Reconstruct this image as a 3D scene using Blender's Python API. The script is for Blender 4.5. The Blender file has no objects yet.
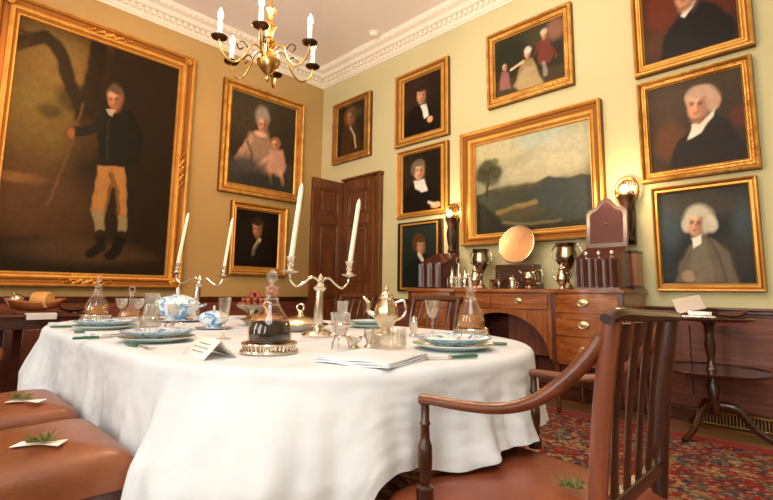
import bpy, bmesh, math, random
import numpy as np
from math import sin, cos, pi, radians
from mathutils import Vector, Matrix
random.seed(7); np.random.seed(7)
SC = bpy.context.scene
COL = SC.collection

# ------------------------------------------------------------------ materials
def lin(c):
    return tuple((x/255/12.92 if x/255 <= .04045 else ((x/255+.055)/1.055)**2.4) for x in c[:3])
def L4(c): return lin(c)+(1.0,)
def newmat(name):
    m = bpy.data.materials.new(name); m.use_nodes = True
    nt = m.node_tree; b = nt.nodes['Principled BSDF']
    return m, nt, b
def N(nt, typ, **kw):
    n = nt.nodes.new(typ)
    for k, v in kw.items():
        if k in n.inputs.keys(): n.inputs[k].default_value = v
        else: setattr(n, k, v)
    return n
def ramp(nt, stops, interp='LINEAR'):
    r = nt.nodes.new('ShaderNodeValToRGB'); cr = r.color_ramp; cr.interpolation = interp
    while len(cr.elements) < len(stops): cr.elements.new(.5)
    for e, (p, c) in zip(cr.elements, stops): e.position = p; e.color = L4(c)
    return r
def coords(nt, scale=(1, 1, 1), rot=(0, 0, 0)):
    t = nt.nodes.new('ShaderNodeTexCoord'); mp = nt.nodes.new('ShaderNodeMapping')
    mp.inputs['Scale'].default_value = scale; mp.inputs['Rotation'].default_value = rot
    nt.links.new(t.outputs['Object'], mp.inputs['Vector']); return mp.outputs['Vector']
def bump(nt, b, src, strength=.2, dist=.01):
    n = N(nt, 'ShaderNodeBump', Strength=strength, Distance=dist)
    nt.links.new(src, n.inputs['Height']); nt.links.new(n.outputs['Normal'], b.inputs['Normal'])
def plain(name, col, rough=.5, metal=0, spec=.5, coat=0):
    m, nt, b = newmat(name)
    b.inputs['Base Color'].default_value = L4(col); b.inputs['Roughness'].default_value = rough
    b.inputs['Metallic'].default_value = metal; b.inputs['Specular IOR Level'].default_value = spec
    b.inputs['Coat Weight'].default_value = coat; b.inputs['Coat Roughness'].default_value = .15
    return m
def noisy(name, stops, scale, rough=.5, metal=0, stretch=(1, 1, 1), bmp=0, bscale=None, detail=4, coat=0, spec=.5, distort=0):
    m, nt, b = newmat(name)
    v = coords(nt, stretch)
    n = N(nt, 'ShaderNodeTexNoise', Scale=scale, Detail=detail, Roughness=.6, Distortion=distort); nt.links.new(v, n.inputs['Vector'])
    r = ramp(nt, stops); nt.links.new(n.outputs['Fac'], r.inputs['Fac']); nt.links.new(r.outputs['Color'], b.inputs['Base Color'])
    b.inputs['Roughness'].default_value = rough; b.inputs['Metallic'].default_value = metal
    b.inputs['Coat Weight'].default_value = coat; b.inputs['Coat Roughness'].default_value = .15; b.inputs['Specular IOR Level'].default_value = spec
    if bmp:
        n2 = N(nt, 'ShaderNodeTexNoise', Scale=bscale or scale, Detail=5); nt.links.new(v, n2.inputs['Vector'])
        bump(nt, b, n2.outputs['Fac'], bmp, .01)
    return m
def wood(name, dark, mid, light, axis='x', rough=.3, coat=.3, sc=1.0):
    st = {'x': (1.2, 14, 14), 'y': (14, 1.2, 14), 'z': (14, 14, 1.2)}[axis]
    return noisy(name, [(.25, dark), (.5, mid), (.75, light)], 2.2*sc, rough, 0, st, .08, 6, 6, coat, .5, .6)
M = {}
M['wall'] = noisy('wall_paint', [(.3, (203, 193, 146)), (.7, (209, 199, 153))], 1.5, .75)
M['wall_warm_lit'] = noisy('warm_lit_wall_paint', [(.3, (182, 150, 94)), (.7, (188, 157, 101))], 1.5, .7)  # warm light on the left wall put into its paint colour
M['knife'] = plain('knife_box_mahogany', (72, 30, 22), .22, coat=.5)
M['ceiling'] = noisy('ceiling_paint', [(.3, (236, 226, 219)), (.7, (240, 231, 225))], 1.2, .85)
M['plaster'] = plain('white_plaster', (240, 232, 215), .7)
M['plaster_shade'] = plain('grey_plaster_recess', (196, 182, 160), .8)
for a in 'xyz':
    M['mahog_'+a] = wood('mahogany_'+a, (52, 22, 12), (84, 38, 20), (110, 54, 28), a)
    M['dark_'+a] = wood('dark_mahogany_'+a, (38, 16, 10), (60, 26, 15), (82, 38, 22), a, .25, .5)
    M['chair_'+a] = wood('chair_wood_'+a, (46, 22, 14), (74, 36, 21), (100, 54, 31), a, .28, .5)
    M['satin_'+a] = wood('satinwood_'+a, (98, 48, 20), (144, 78, 34), (184, 112, 54), a, .3, .4)
    M['dado_'+a] = wood('dado_wood_'+a, (92, 46, 34), (120, 64, 48), (140, 80, 60), a, .4, .2)
    M['door_'+a] = wood('door_wood_'+a, (62, 32, 13), (96, 52, 21), (124, 72, 32), a, .3, .4)
M['red_arm'] = wood('worn_red_mahogany', (80, 37, 20), (104, 51, 28), (130, 72, 43), 'x', .33, .4)
M['red_stile'] = wood('worn_red_mahogany_upright', (90, 42, 26), (122, 62, 39), (150, 86, 60), 'z', .35, .4)
M['leather'] = noisy('tan_leather', [(.2, (92, 50, 28)), (.5, (136, 76, 44)), (.8, (168, 100, 60))], 5, .38, 0, (1, 1, 1), .12, 90, 6, .15)
M['leather_red'] = noisy('red_leather', [(.2, (104, 48, 30)), (.5, (140, 70, 44)), (.8, (160, 88, 58))], 5, .4, 0, (1, 1, 1), .12, 90, 6, .15)
M['brass'] = noisy('aged_brass', [(.3, (160, 116, 60)), (.7, (206, 166, 98))], 12, .25, .95)
M['brass_dark'] = plain('dark_bronze', (84, 62, 42), .3, .9)
M['silver'] = noisy('polished_silver', [(.3, (206, 194, 178)), (.7, (236, 226, 212))], 9, .14, 1, (1, 1, 1), .05, 30)
M['silver_dark'] = noisy('tarnished_silver', [(.3, (120, 108, 94)), (.7, (206, 192, 172))], 10, .16, 1, (1, 1, 1), .1, 25)
M['silver_gilt'] = noisy('silver_gilt', [(.3, (204, 186, 154)), (.7, (236, 222, 194))], 14, .18, 1, (1, 1, 1), .3, 60)
M['copper'] = noisy('rosy_salver', [(.3, (224, 160, 104)), (.7, (242, 190, 138))], 5, .42, .6, (1, 1, 1), .05, 40)
M['wax'] = plain('ivory_wax', (246, 238, 216), .45); M['wax'].node_tree.nodes['Principled BSDF'].inputs['Subsurface Weight'].default_value = .15
M['china'] = plain('white_china', (236, 238, 238), .12, coat=.5)
M['celadon'] = plain('pale_green_china', (196, 216, 208), .14, coat=.5)
M['card'] = plain('white_card', (246, 240, 230), .7)
M['ink'] = plain('grey_ink', (150, 136, 126), .8)
M['green_handle'] = plain('green_handle', (34, 104, 74), .25, coat=.4)
M['teasel'] = noisy('dried_green_sprig', [(.3, (72, 76, 34)), (.7, (150, 146, 84))], 40, .9)
M['nut'] = noisy('red_brown_nut', [(.3, (104, 44, 28)), (.7, (176, 92, 62))], 14, .45)
M['cheese'] = noisy('cheese', [(.3, (214, 160, 88)), (.7, (232, 190, 122))], 12, .6)
M['rind'] = noisy('cheese_rind', [(.3, (196, 140, 74)), (.7, (220, 170, 100))], 14, .7)
M['wine'] = plain('red_wine', (16, 4, 6), .9, spec=.05)
M['black'] = plain('black_hollow', (14, 9, 7), .8)
M['stitch'] = plain('dark_piping', (70, 30, 16), .6)

def glassmat(name, tint, fres=1.5, rough=.02, opac=.05, ocol=(235, 235, 235)):
    m = bpy.data.materials.new(name); m.use_nodes = True; nt = m.node_tree; nt.nodes.clear()
    out = nt.nodes.new('ShaderNodeOutputMaterial'); tr = N(nt, 'ShaderNodeBsdfTransparent', Color=L4(tint))
    gl = N(nt, 'ShaderNodeBsdfGlossy', Roughness=rough, Color=(1, 1, 1, 1)); df = N(nt, 'ShaderNodeBsdfDiffuse', Color=L4(ocol))
    lw = N(nt, 'ShaderNodeLayerWeight', Blend=.28); mx0 = N(nt, 'ShaderNodeMixShader', Fac=opac); mx = nt.nodes.new('ShaderNodeMixShader')
    mp = N(nt, 'ShaderNodeMapRange'); mp.inputs['To Min'].default_value = .04; mp.inputs['To Max'].default_value = .55
    nt.links.new(lw.outputs['Facing'], mp.inputs['Value'])
    nt.links.new(tr.outputs[0], mx0.inputs[1]); nt.links.new(df.outputs[0], mx0.inputs[2])
    nt.links.new(mp.outputs[0], mx.inputs[0]); nt.links.new(mx0.outputs[0], mx.inputs[1]); nt.links.new(gl.outputs[0], mx.inputs[2])
    nt.links.new(mx.outputs[0], out.inputs['Surface']); return m
M['glass'] = glassmat('clear_glass', (250, 246, 238), opac=.04)
M['glass_cut'] = glassmat('cut_glass', (246, 242, 236), opac=.12)
M['amber'] = glassmat('amber_spirit', (216, 148, 40), opac=.45, ocol=(214, 150, 40))
M['winetint'] = glassmat('wine_stained_glass', (250, 226, 214), opac=.025, ocol=(226, 180, 160))
M['bulb'] = glassmat('bulb', (255, 255, 255))
def emit(name, col, s):
    m = bpy.data.materials.new(name); m.use_nodes = True; nt = m.node_tree; nt.nodes.clear()
    o = nt.nodes.new('ShaderNodeOutputMaterial'); e = N(nt, 'ShaderNodeEmission', Color=L4(col), Strength=s); nt.links.new(e.outputs[0], o.inputs[0]); return m
M['flame'] = emit('candle_lamp_glow', (255, 226, 170), 30)
M['glow'] = emit('sconce_lamp_glow', (255, 214, 140), 25)
M['sky'] = emit('daylight_sky', (214, 228, 255), 3)

def gold(name, orn, c1=(204, 144, 60), c2=(224, 168, 82)):
    m, nt, b = newmat(name); v = coords(nt)
    n = N(nt, 'ShaderNodeTexNoise', Scale=9, Detail=5); nt.links.new(v, n.inputs['Vector'])
    r = ramp(nt, [(.3, c1), (.62, c2)]); nt.links.new(n.outputs['Fac'], r.inputs['Fac']); nt.links.new(r.outputs['Color'], b.inputs['Base Color'])
    b.inputs['Metallic'].default_value = .55; b.inputs['Roughness'].default_value = .36
    vo = N(nt, 'ShaderNodeTexVoronoi', Scale=orn); nt.links.new(v, vo.inputs['Vector']); bump(nt, b, vo.outputs['Distance'], .45 if orn < 90 else .15, .012)
    return m
M['gold'] = gold('gilt_gold', 120); M['gold_orn'] = gold('gilt_ornate', 48, (184, 124, 46), (226, 172, 86)); M['gold_dull'] = gold('gilt_dull', 70, (142, 98, 44), (200, 150, 78))
M['gold_shade'] = plain('gilt_hollow_shade', (150, 96, 38), .45, .5)  # shade in the moulding's cove painted as a darker gilt
M['gold_side_shade'] = plain('gilt_side_shade', (110, 66, 22), .5, .4)  # shade on the outer frame sides put into a dark umber colour
M['black_frame'] = plain('ebonised_frame', (26, 20, 16), .35)

def canvas_mat():
    m, nt, b = newmat('oil_on_canvas'); a = nt.nodes.new('ShaderNodeVertexColor'); a.layer_name = 'Col'
    v = coords(nt); n = N(nt, 'ShaderNodeTexNoise', Scale=16, Detail=7, Roughness=.7); nt.links.new(v, n.inputs['Vector'])
    mr = N(nt, 'ShaderNodeMapRange'); mr.inputs['To Min'].default_value = .6; mr.inputs['To Max'].default_value = 1.4
    nt.links.new(n.outputs['Fac'], mr.inputs['Value'])
    mu = N(nt, 'ShaderNodeVectorMath', operation='MULTIPLY'); nt.links.new(a.outputs['Color'], mu.inputs[0]); nt.links.new(mr.outputs[0], mu.inputs[1])
    nt.links.new(mu.outputs[0], b.inputs['Base Color']); b.inputs['Roughness'].default_value = .42; b.inputs['Specular IOR Level'].default_value = .14
    n2 = N(nt, 'ShaderNodeTexNoise', Scale=60, Detail=4); nt.links.new(v, n2.inputs['Vector']); bump(nt, b, n2.outputs['Fac'], .12, .004); return m
M['canvas'] = canvas_mat()

def linen_mat():
    m, nt, b = newmat('white_linen'); v = coords(nt)
    n = N(nt, 'ShaderNodeTexNoise', Scale=4, Detail=6, Distortion=.4); nt.links.new(v, n.inputs['Vector'])
    r = ramp(nt, [(.28, (200, 205, 213)), (.5, (220, 223, 229)), (.7, (226, 229, 234))]); nt.links.new(n.outputs['Fac'], r.inputs['Fac']); nt.links.new(r.outputs['Color'], b.inputs['Base Color'])
    b.inputs['Roughness'].default_value = .7; b.inputs['Specular IOR Level'].default_value = .2
    n2 = N(nt, 'ShaderNodeTexNoise', Scale=6, Detail=8, Roughness=.6); nt.links.new(v, n2.inputs['Vector']); bump(nt, b, n2.outputs['Fac'], .22, .02); return m
M['linen'] = linen_mat()
def delft(name, scale, thr, wash=False):
    m, nt, b = newmat(name); v = coords(nt)
    n = N(nt, 'ShaderNodeTexNoise', Scale=scale, Detail=6, Roughness=.65, Distortion=1.0); nt.links.new(v, n.inputs['Vector'])
    r = ramp(nt, [(thr-.03, (228, 234, 240)), (thr+.02, (112, 150, 200) if not wash else (150, 190, 220)), (thr+.12, (36, 64, 132) if not wash else (60, 130, 196))])
    nt.links.new(n.outputs['Fac'], r.inputs['Fac']); nt.links.new(r.outputs['Color'], b.inputs['Base Color'])
    b.inputs['Roughness'].default_value = .12; b.inputs['Coat Weight'].default_value = .5; return m
M['delft'] = delft('blue_white_china', 42, .54); M['delft_big'] = delft('blue_white_tureen_glaze', 24, .52, True)
def carpet_mat():
    m, nt, b = newmat('persian_carpet'); v = coords(nt)
    v1 = N(nt, 'ShaderNodeTexVoronoi', Scale=20); v2 = N(nt, 'ShaderNodeTexVoronoi', Scale=52)
    nz = N(nt, 'ShaderNodeTexNoise', Scale=2.2, Detail=3); nt.links.new(v, nz.inputs['Vector'])
    for q in (v1, v2): nt.links.new(v, q.inputs['Vector'])
    s1 = nt.nodes.new('ShaderNodeSeparateColor'); nt.links.new(v1.outputs['Color'], s1.inputs[0])
    s2 = nt.nodes.new('ShaderNodeSeparateColor'); nt.links.new(v2.outputs['Color'], s2.inputs[0])
    r1 = ramp(nt, [(0, (136, 38, 34)), (.24, (104, 30, 30)), (.4, (40, 54, 68)), (.58, (74, 92, 78)), (.72, (134, 48, 44)), (.86, (160, 130, 84))], 'CONSTANT')
    r2 = ramp(nt, [(0, (128, 38, 34)), (.26, (46, 56, 64)), (.48, (126, 48, 44)), (.64, (98, 106, 80)), (.84, (176, 154, 116))], 'CONSTANT')
    nt.links.new(s1.outputs[0], r1.inputs[0]); nt.links.new(s2.outputs[1], r2.inputs[0])
    mx = N(nt, 'ShaderNodeMix', data_type='RGBA'); mx.inputs[0].default_value = .5
    nt.links.new(r1.outputs[0], mx.inputs[6]); nt.links.new(r2.outputs[0], mx.inputs[7]); nt.links.new(mx.outputs[2], b.inputs['Base Color'])
    b.inputs['Roughness'].default_value = .95; b.inputs['Specular IOR Level'].default_value = .1
    bump(nt, b, v2.outputs['Distance'], .3, .01); return m
M['carpet'] = carpet_mat(); M['carpet_edge'] = noisy('red_carpet_border', [(.3, (120, 30, 26)), (.7, (166, 52, 40))], 40, .95)
def boards_mat():
    m, nt, b = newmat('oak_boards'); v = coords(nt)
    br = N(nt, 'ShaderNodeTexBrick', Scale=1.0); br.inputs['Brick Width'].default_value = 2.4; br.inputs['Row Height'].default_value = .16; br.inputs['Mortar Size'].default_value = .004
    br.inputs['Color1'].default_value = L4((158, 108, 68)); br.inputs['Color2'].default_value = L4((134, 90, 56)); br.inputs['Mortar'].default_value = L4((40, 24, 14))
    nt.links.new(v, br.inputs['Vector']); nt.links.new(br.outputs['Color'], b.inputs['Base Color']); b.inputs['Roughness'].default_value = .4; return m
M['boards'] = boards_mat()

# ------------------------------------------------------------------ mesh helpers
class MB:
    def __init__(s): s.v = []; s.f = []; s.mi = []
    def add(s, v, f, T=None, mi=0):
        o = len(s.v)
        s.v += [tuple(T @ Vector(p)) for p in v] if T else [tuple(p) for p in v]
        s.f += [tuple(i+o for i in q) for q in f]; s.mi += [mi]*len(f); return s
    def box(s, c, d, T=None, mi=0):
        x, y, z = c; a, b, h = d[0]/2, d[1]/2, d[2]/2
        v = [(x-a, y-b, z-h), (x+a, y-b, z-h), (x+a, y+b, z-h), (x-a, y+b, z-h), (x-a, y-b, z+h), (x+a, y-b, z+h), (x+a, y+b, z+h), (x-a, y+b, z+h)]
        return s.add(v, [(3, 2, 1, 0), (4, 5, 6, 7), (0, 1, 5, 4), (1, 2, 6, 5), (2, 3, 7, 6), (3, 0, 4, 7)], T, mi)
    def b2(s, x0, x1, y0, y1, z0, z1, T=None, mi=0):
        return s.box(((x0+x1)/2, (y0+y1)/2, (z0+z1)/2), (x1-x0, y1-y0, z1-z0), T, mi)
    def lathe(s, prof, c=(0, 0, 0), seg=28, T=None, mi=0, flute=None):
        v = []; f = []; n = len(prof)
        for (r, z) in prof:
            for k in range(seg):
                a = 2*pi*k/seg; rr = max(r, 1e-4)
                if flute: rr *= 1+flute[1]*cos(flute[0]*a)
                v.append((c[0]+rr*cos(a), c[1]+rr*sin(a), c[2]+z))
        for i in range(n-1):
            for k in range(seg):
                k2 = (k+1) % seg; f.append((i*seg+k, i*seg+k2, (i+1)*seg+k2, (i+1)*seg+k))
        if prof[0][0] > 1e-3: f.append(tuple(range(seg))[::-1])
        if prof[-1][0] > 1e-3: f.append(tuple((n-1)*seg+k for k in range(seg)))
        return s.add(v, f, T, mi)
    def tube(s, pts, r, seg=8, up=(0, 0, 1), T=None, mi=0, caps=True):
        # r: float, list of floats, or list of (side, up) radii
        P = [Vector(p) for p in pts]; n = len(P); v = []; f = []; up = Vector(up)
        for i, p in enumerate(P):
            t = (P[min(i+1, n-1)]-P[max(i-1, 0)]).normalized()
            sd = t.cross(up)
            if sd.length < 1e-3: sd = t.cross(Vector((1, 0, 0))) if abs(t.x) < .9 else t.cross(Vector((0, 1, 0)))
            sd.normalize(); u = sd.cross(t)
            rr = r[i] if isinstance(r, (list, tuple)) and not (isinstance(r, tuple) and len(r) == 2 and not isinstance(r[0], (tuple, list))) else r
            a, b = (rr if isinstance(rr, (tuple, list)) else (rr, rr))
            for k in range(seg):
                q = 2*pi*k/seg; v.append(p+sd*(a*cos(q))+u*(b*sin(q)))
        for i in range(n-1):
            for k in range(seg):
                k2 = (k+1) % seg; f.append((i*seg+k, i*seg+k2, (i+1)*seg+k2, (i+1)*seg+k))
        if caps: f.append(tuple(range(seg))[::-1]); f.append(tuple((n-1)*seg+k for k in range(seg)))
        return s.add(v, f, T, mi)
    def prism(s, poly, h0, h1, T=None, mi=0):   # poly in xy extruded along z
        n = len(poly); v = [(x, y, h0) for x, y in poly]+[(x, y, h1) for x, y in poly]
        f = [tuple(range(n))[::-1], tuple(range(n, 2*n))]+[(i, (i+1) % n, (i+1) % n+n, i+n) for i in range(n)]
        return s.add(v, f, T, mi)
    def ball(s, c, r, seg=12, T=None, mi=0):
        r = r if isinstance(r, tuple) else (r, r, r); n = seg//2
        v = []; f = []
        for i in range(n+1):
            th = pi*i/n
            for k in range(seg):
                a = 2*pi*k/seg; v.append((c[0]+r[0]*sin(th)*cos(a), c[1]+r[1]*sin(th)*sin(a), c[2]-r[2]*cos(th)))
        for i in range(n):
            for k in range(seg):
                k2 = (k+1) % seg; f.append((i*seg+k, i*seg+k2, (i+1)*seg+k2, (i+1)*seg+k))
        return s.add(v, f, T, mi)
    def torus(s, c, R, r, seg=24, sg=8, T=None, axis='z', mi=0):
        ax = {'z': lambda a, b: (a, b, 0), 'y': lambda a, b: (a, 0, b), 'x': lambda a, b: (0, a, b)}[axis]
        zz = {'z': (0, 0, 1), 'y': (0, 1, 0), 'x': (1, 0, 0)}[axis]; v = []; f = []
        for i in range(seg):
            a = 2*pi*i/seg
            for k in range(sg):
                q = 2*pi*k/sg; d = ax((R+r*cos(q))*cos(a), (R+r*cos(q))*sin(a))
                v.append(tuple(c[j]+d[j]+zz[j]*r*sin(q) for j in range(3)))
        for i in range(seg):
            for k in range(sg):
                i2, k2 = (i+1) % seg, (k+1) % sg; f.append((i*sg+k, i2*sg+k, i2*sg+k2, i*sg+k2))
        return s.add(v, f, T, mi)
    def build(s, name, mat, parent=None, bevel=0, loc=None, sharp=38):
        me = bpy.data.meshes.new(name); me.from_pydata(s.v, [], s.f)
        for m in (mat if isinstance(mat, (list, tuple)) else [mat]): me.materials.append(m)
        bm = bmesh.new(); bm.from_mesh(me); bmesh.ops.recalc_face_normals(bm, faces=bm.faces); bm.to_mesh(me); bm.free()
        for p, mi in zip(me.polygons, s.mi): p.material_index = mi; p.use_smooth = True
        me.set_sharp_from_angle(angle=radians(sharp)); me.update()
        o = bpy.data.objects.new(name, me); COL.objects.link(o)
        if parent: o.parent = parent
        if loc: o.location = loc
        if bevel:
            b = o.modifiers.new('bevel', 'BEVEL'); b.width = bevel; b.segments = 2; b.limit_method = 'ANGLE'; b.angle_limit = radians(40)
        return o
def rotz(a, loc=(0, 0, 0)): return Matrix.Translation(loc) @ Matrix.Rotation(a, 4, 'Z')
def rot(a, ax, loc=(0, 0, 0)): return Matrix.Translation(loc) @ Matrix.Rotation(a, 4, ax)
def thing(name, label, cat, loc=(0, 0, 0), rz=0, group=None, rxyz=None):
    o = bpy.data.objects.new(name, None); COL.objects.link(o); o.location = loc; o.empty_display_size = .05
    o.rotation_euler = rxyz or (0, 0, rz); o['label'] = label; o['category'] = cat
    if group: o['group'] = group
    return o
def tag(o, label, cat, group=None):
    o['label'] = label; o['category'] = cat
    if group: o['group'] = group
    return o
def struct(o): o['kind'] = 'structure'; return o
def dup(root, loc=None, rz=None, label=None, rxyz=None):
    def cp(o, par):
        c = o.copy(); COL.objects.link(c)
        if par: c.parent = par
        for ch in list(o.children): cp(ch, c)
        return c
    r = cp(root, None)
    if loc: r.location = loc
    if rz is not None: r.rotation_euler = (0, 0, rz)
    if rxyz: r.rotation_euler = rxyz
    if label: r['label'] = label
    return r
def bez(p0, p1, p2, p3, n=10):
    P = [Vector(p) for p in (p0, p1, p2, p3)]; o = []
    for i in range(n+1):
        t = i/n; u = 1-t; o.append(P[0]*u**3+P[1]*3*u*u*t+P[2]*3*u*t*t+P[3]*t**3)
    return o
def spline(pts, n=6):
    P = [Vector(p) for p in pts]; o = []
    for i in range(len(P)-1):
        a, b, c, d = P[max(i-1, 0)], P[i], P[i+1], P[min(i+2, len(P)-1)]
        for k in range(n):
            t = k/n; o.append(.5*((2*b)+(c-a)*t+(2*a-5*b+4*c-d)*t*t+(3*b-a-3*c+d)*t**3))
    return o+[P[-1]]

# ------------------------------------------------------------------ camera
C0 = Vector((5.646, -4.294, .95))
f_, yaw, pitch, roll = 467.8, -.7774, .128, .0124
F = Vector((sin(yaw)*cos(pitch), cos(yaw)*cos(pitch), sin(pitch))); R = Vector((cos(yaw), -sin(yaw), 0)); U = R.cross(F)
R2 = R*cos(roll)+U*sin(roll); U2 = U*cos(roll)-R*sin(roll)
cd = bpy.data.cameras.new('camera'); cam = bpy.data.objects.new('camera', cd); COL.objects.link(cam)
cam.matrix_world = Matrix(((R2.x, U2.x, -F.x, C0.x), (R2.y, U2.y, -F.y, C0.y), (R2.z, U2.z, -F.z, C0.z), (0, 0, 0, 1)))
cd.sensor_width = 36; cd.lens = f_/773*36; cd.shift_y = -18.9/773; cd.clip_start = .05
SC.camera = cam

# ------------------------------------------------------------------ room shell
XR, YF, ZC, CHAIR_RAIL = 8.2, -7.4, 4.32, .86
struct(MB().b2(-.2, XR+.2, YF-.2, .2, -.1, 0).build('floor', M['boards']))
struct(MB().b2(-.2, XR+.2, YF-.2, .2, ZC, ZC+.1).build('ceiling', M['ceiling']))
struct(MB().b2(-.2, 0, YF-.2, .2, 0, ZC).build('wall_left', M['wall_warm_lit']))
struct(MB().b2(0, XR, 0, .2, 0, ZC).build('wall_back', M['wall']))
struct(MB().b2(XR, XR+.2, YF-.2, .2, 0, ZC).build('wall_right', M['wall']))
wf = MB(); wins = [(1.0, 2.3), (3.6, 4.9), (6.2, 7.5)]; xs = [0]+[x for w in wins for x in w]+[XR]
for i in range(0, len(xs), 2): wf.b2(xs[i], xs[i+1], YF-.2, YF, 0, ZC)
for a, b in wins: wf.b2(a, b, YF-.2, YF, 0, .7); wf.b2(a, b, YF-.2, YF, 3.5, ZC)
struct(wf.build('wall_front', M['wall']))
for i, (a, b) in enumerate(wins):
    w = MB()
    for x in (a+.03, (a+b)/2, b-.03): w.b2(x-.03, x+.03, YF-.14, YF-.08, .7, 3.5)
    for z in (.73, 1.6, 2.1, 2.8, 3.47): w.b2(a, b, YF-.14, YF-.08, z-.025, z+.025)
    wo = struct(w.build('window_%d' % (i+1), M['plaster'])); MB().b2(a, b, YF-.115, YF-.105, .7, 3.5).build('pane', M['glass'], wo)
# cornice: stepped profile run along both walls, dentils and egg band inside the trim mesh
prof = [(0, 4.08), (.018, 4.08), (.02, 4.10), (.035, 4.105), (.045, 4.125), (.05, 4.13), (.05, 4.2), (.10, 4.205), (.12, 4.225), (.125, 4.25), (.17, 4.258), (.19, 4.275), (.205, 4.30), (.215, ZC)]
def cornice(name, wall):
    m = MB(); n = len(prof); Lm = XR if wall == 'back' else -YF
    P = (lambda s, d, z: (s, -d, z)) if wall == 'back' else (lambda s, d, z: (d, -s, z))
    v = [P(d, d, z) for d, z in prof]+[P(Lm, d, z) for d, z in prof]
    m.add(v, [(i, i+1, n+i+1, n+i) for i in range(n-1)])
    s = .12
    while s < Lm-.1:
        a, b = P(s, .05, 4.142), P(s+.042, .088, 4.195); m.b2(min(a[0], b[0]), max(a[0], b[0]), min(a[1], b[1]), max(a[1], b[1]), a[2], b[2])
        c = P(s+.02, .185, 4.28); m.ball(c, (.022, .022, .02), 8)
        s += .074
    return struct(m.build(name, M['plaster']))
cornice('trim_1', 'back'); cornice('trim_2', 'left')

# dado panelling: field, raised panels, rail and skirting along both walls
def dado(name, wall, s0, s1, panels):
    m = MB(); sw = wall == 'back'
    def bx(a, b, d0, d1, z0, z1): m.b2(a, b, -d1, -d0, z0, z1) if sw else m.b2(d0, d1, -b, -a, z0, z1)
    bx(s0, s1, 0, .02, .1, CHAIR_RAIL-.05)
    for a, b in panels:
        for (z0, z1) in ((.2, .72),):
            bx(a, b, .02, .032, z0, z1); bx(a+.03, b-.03, .02, .024, z0+.03, z1-.03)
            for q in ((a, b, z0, z0+.03), (a, b, z1-.03, z1), (a, a+.03, z0+.03, z1-.03), (b-.03, b, z0+.03, z1-.03)): bx(q[0], q[1], .02, .04, q[2], q[3])
            bx(a+.06, b-.06, .024, .036, z0+.06, z1-.06)
    return struct(m.build(name, M['dado_x' if sw else 'dado_y']))
def rail(name, wall, s0, s1):
    m = MB(); sw = wall == 'back'
    for d, z0, z1 in ((.03, .795, .815), (.045, .815, .84), (.06, .84, CHAIR_RAIL)):
        m.b2(s0, s1, -d, 0, z0, z1) if sw else m.b2(0, d, -s1, -s0, z0, z1)
    return struct(m.build(name, M['mahog_x' if sw else 'mahog_y'], bevel=.005))
def skirt(name, wall, s0, s1):
    m = MB(); sw = wall == 'back'
    for d, z0, z1 in ((.035, 0, .1), (.028, .1, .125)):
        m.b2(s0, s1, -d, 0, z0, z1) if sw else m.b2(0, d, -s1, -s0, z0, z1)
    return struct(m.build(name, M['mahog_x' if sw else 'mahog_y'], bevel=.005))
dado('trim_3', 'back', 1.37, XR, [(1.5, 2.3), (2.45, 3.3), (3.45, 4.3), (4.42, 4.74), (4.86, 5.7), (5.85, 6.9), (7.05, 8.0)])
dado('trim_4', 'left', .0, -YF, [(.15, .85), (1.0, 1.9), (2.05, 2.95), (3.1, 4.0), (4.15, 5.2), (5.4, 6.4)])
rail('trim_5', 'back', 1.37, XR); rail('trim_6', 'left', 0, -YF); skirt('baseboard_back', 'back', 1.37, XR); skirt('baseboard_left', 'left', 0, -YF)

# double mahogany door: one leaf folded open at a right angle, one leaf shut, in a moulded frame
def leaf(name, T, w, parent):
    d = MB(); H = 2.48; st = .115
    d.b2(0, w, -.006, .006, .05, H-.02, T)
    for a, b in ((0, st), (w-st*.9, w)): d.b2(a, b, -.024, .024, .01, H, T)
    for z0, z1 in ((.01, .22), (.88, 1.02), (1.86, 1.98), (H-.13, H)): d.b2(st, w-st*.9, -.0235, .0235, z0, z1, T)
    o = d.build(name, M['door_z'], parent, bevel=.004)
    for z0, z1 in ((.22, .88), (1.02, 1.86), (1.98, H-.13)):
        p = MB(); a, b = st, w-st*.9
        for q in ((a, b, z0, z0+.022), (a, b, z1-.022, z1), (a, a+.022, z0+.022, z1-.022), (b-.022, b, z0+.022, z1-.022)): p.b2(q[0], q[1], -.018, .018, q[2], q[3], T)
        p.b2(a+.055, b-.055, -.015, .015, z0+.055, z1-.055, T); p.build('door_panel', M['door_z'], o, bevel=.006)
    return o
df_ = MB()
for a, b, d in ((1.22, 1.29, .05), (1.29, 1.355, .075)): df_.b2(a, b, -d, 0, 0, 2.5)
df_.b2(.6, 1.355, -.05, 0, 2.47, 2.51); df_.b2(.58, 1.37, -.085, 0, 2.5, 2.53); df_.b2(.54, .58, -.03, 0, 0, 2.5)
door = struct(df_.build('door_1', M['door_z'], bevel=.005))
leaf('door_leaf', Matrix.Translation((.6, -.026, 0)), .62, door)
leaf('door_leaf', rotz(-pi/2, (.57, -.01, 0)), .57, door)
kn = MB(); kn.lathe([(.012, 0), (.012, .03), (.026, .045), (.03, .06), (.02, .075), (0, .08)], T=rot(pi/2, 'Y', (.594, -.52, 1.0)), seg=14); kn.build('door_knob', M['brass'], door)

# carpet
cb = MB(); cb.b2(.9, 7.6, -6.6, -.45, 0, .004)
for a, b, c, d in ((.9, 7.6, -.56, -.45), (.9, 7.6, -6.6, -6.49), (.9, 1.01, -6.6, -.45), (7.49, 7.6, -6.6, -.45)): cb.b2(a, b, c, d, .004, .006, mi=1)
tag(cb.build('carpet', [M['carpet'], M['carpet_edge']]), 'large red, blue and olive patterned carpet under the dining table', 'carpet')
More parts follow.
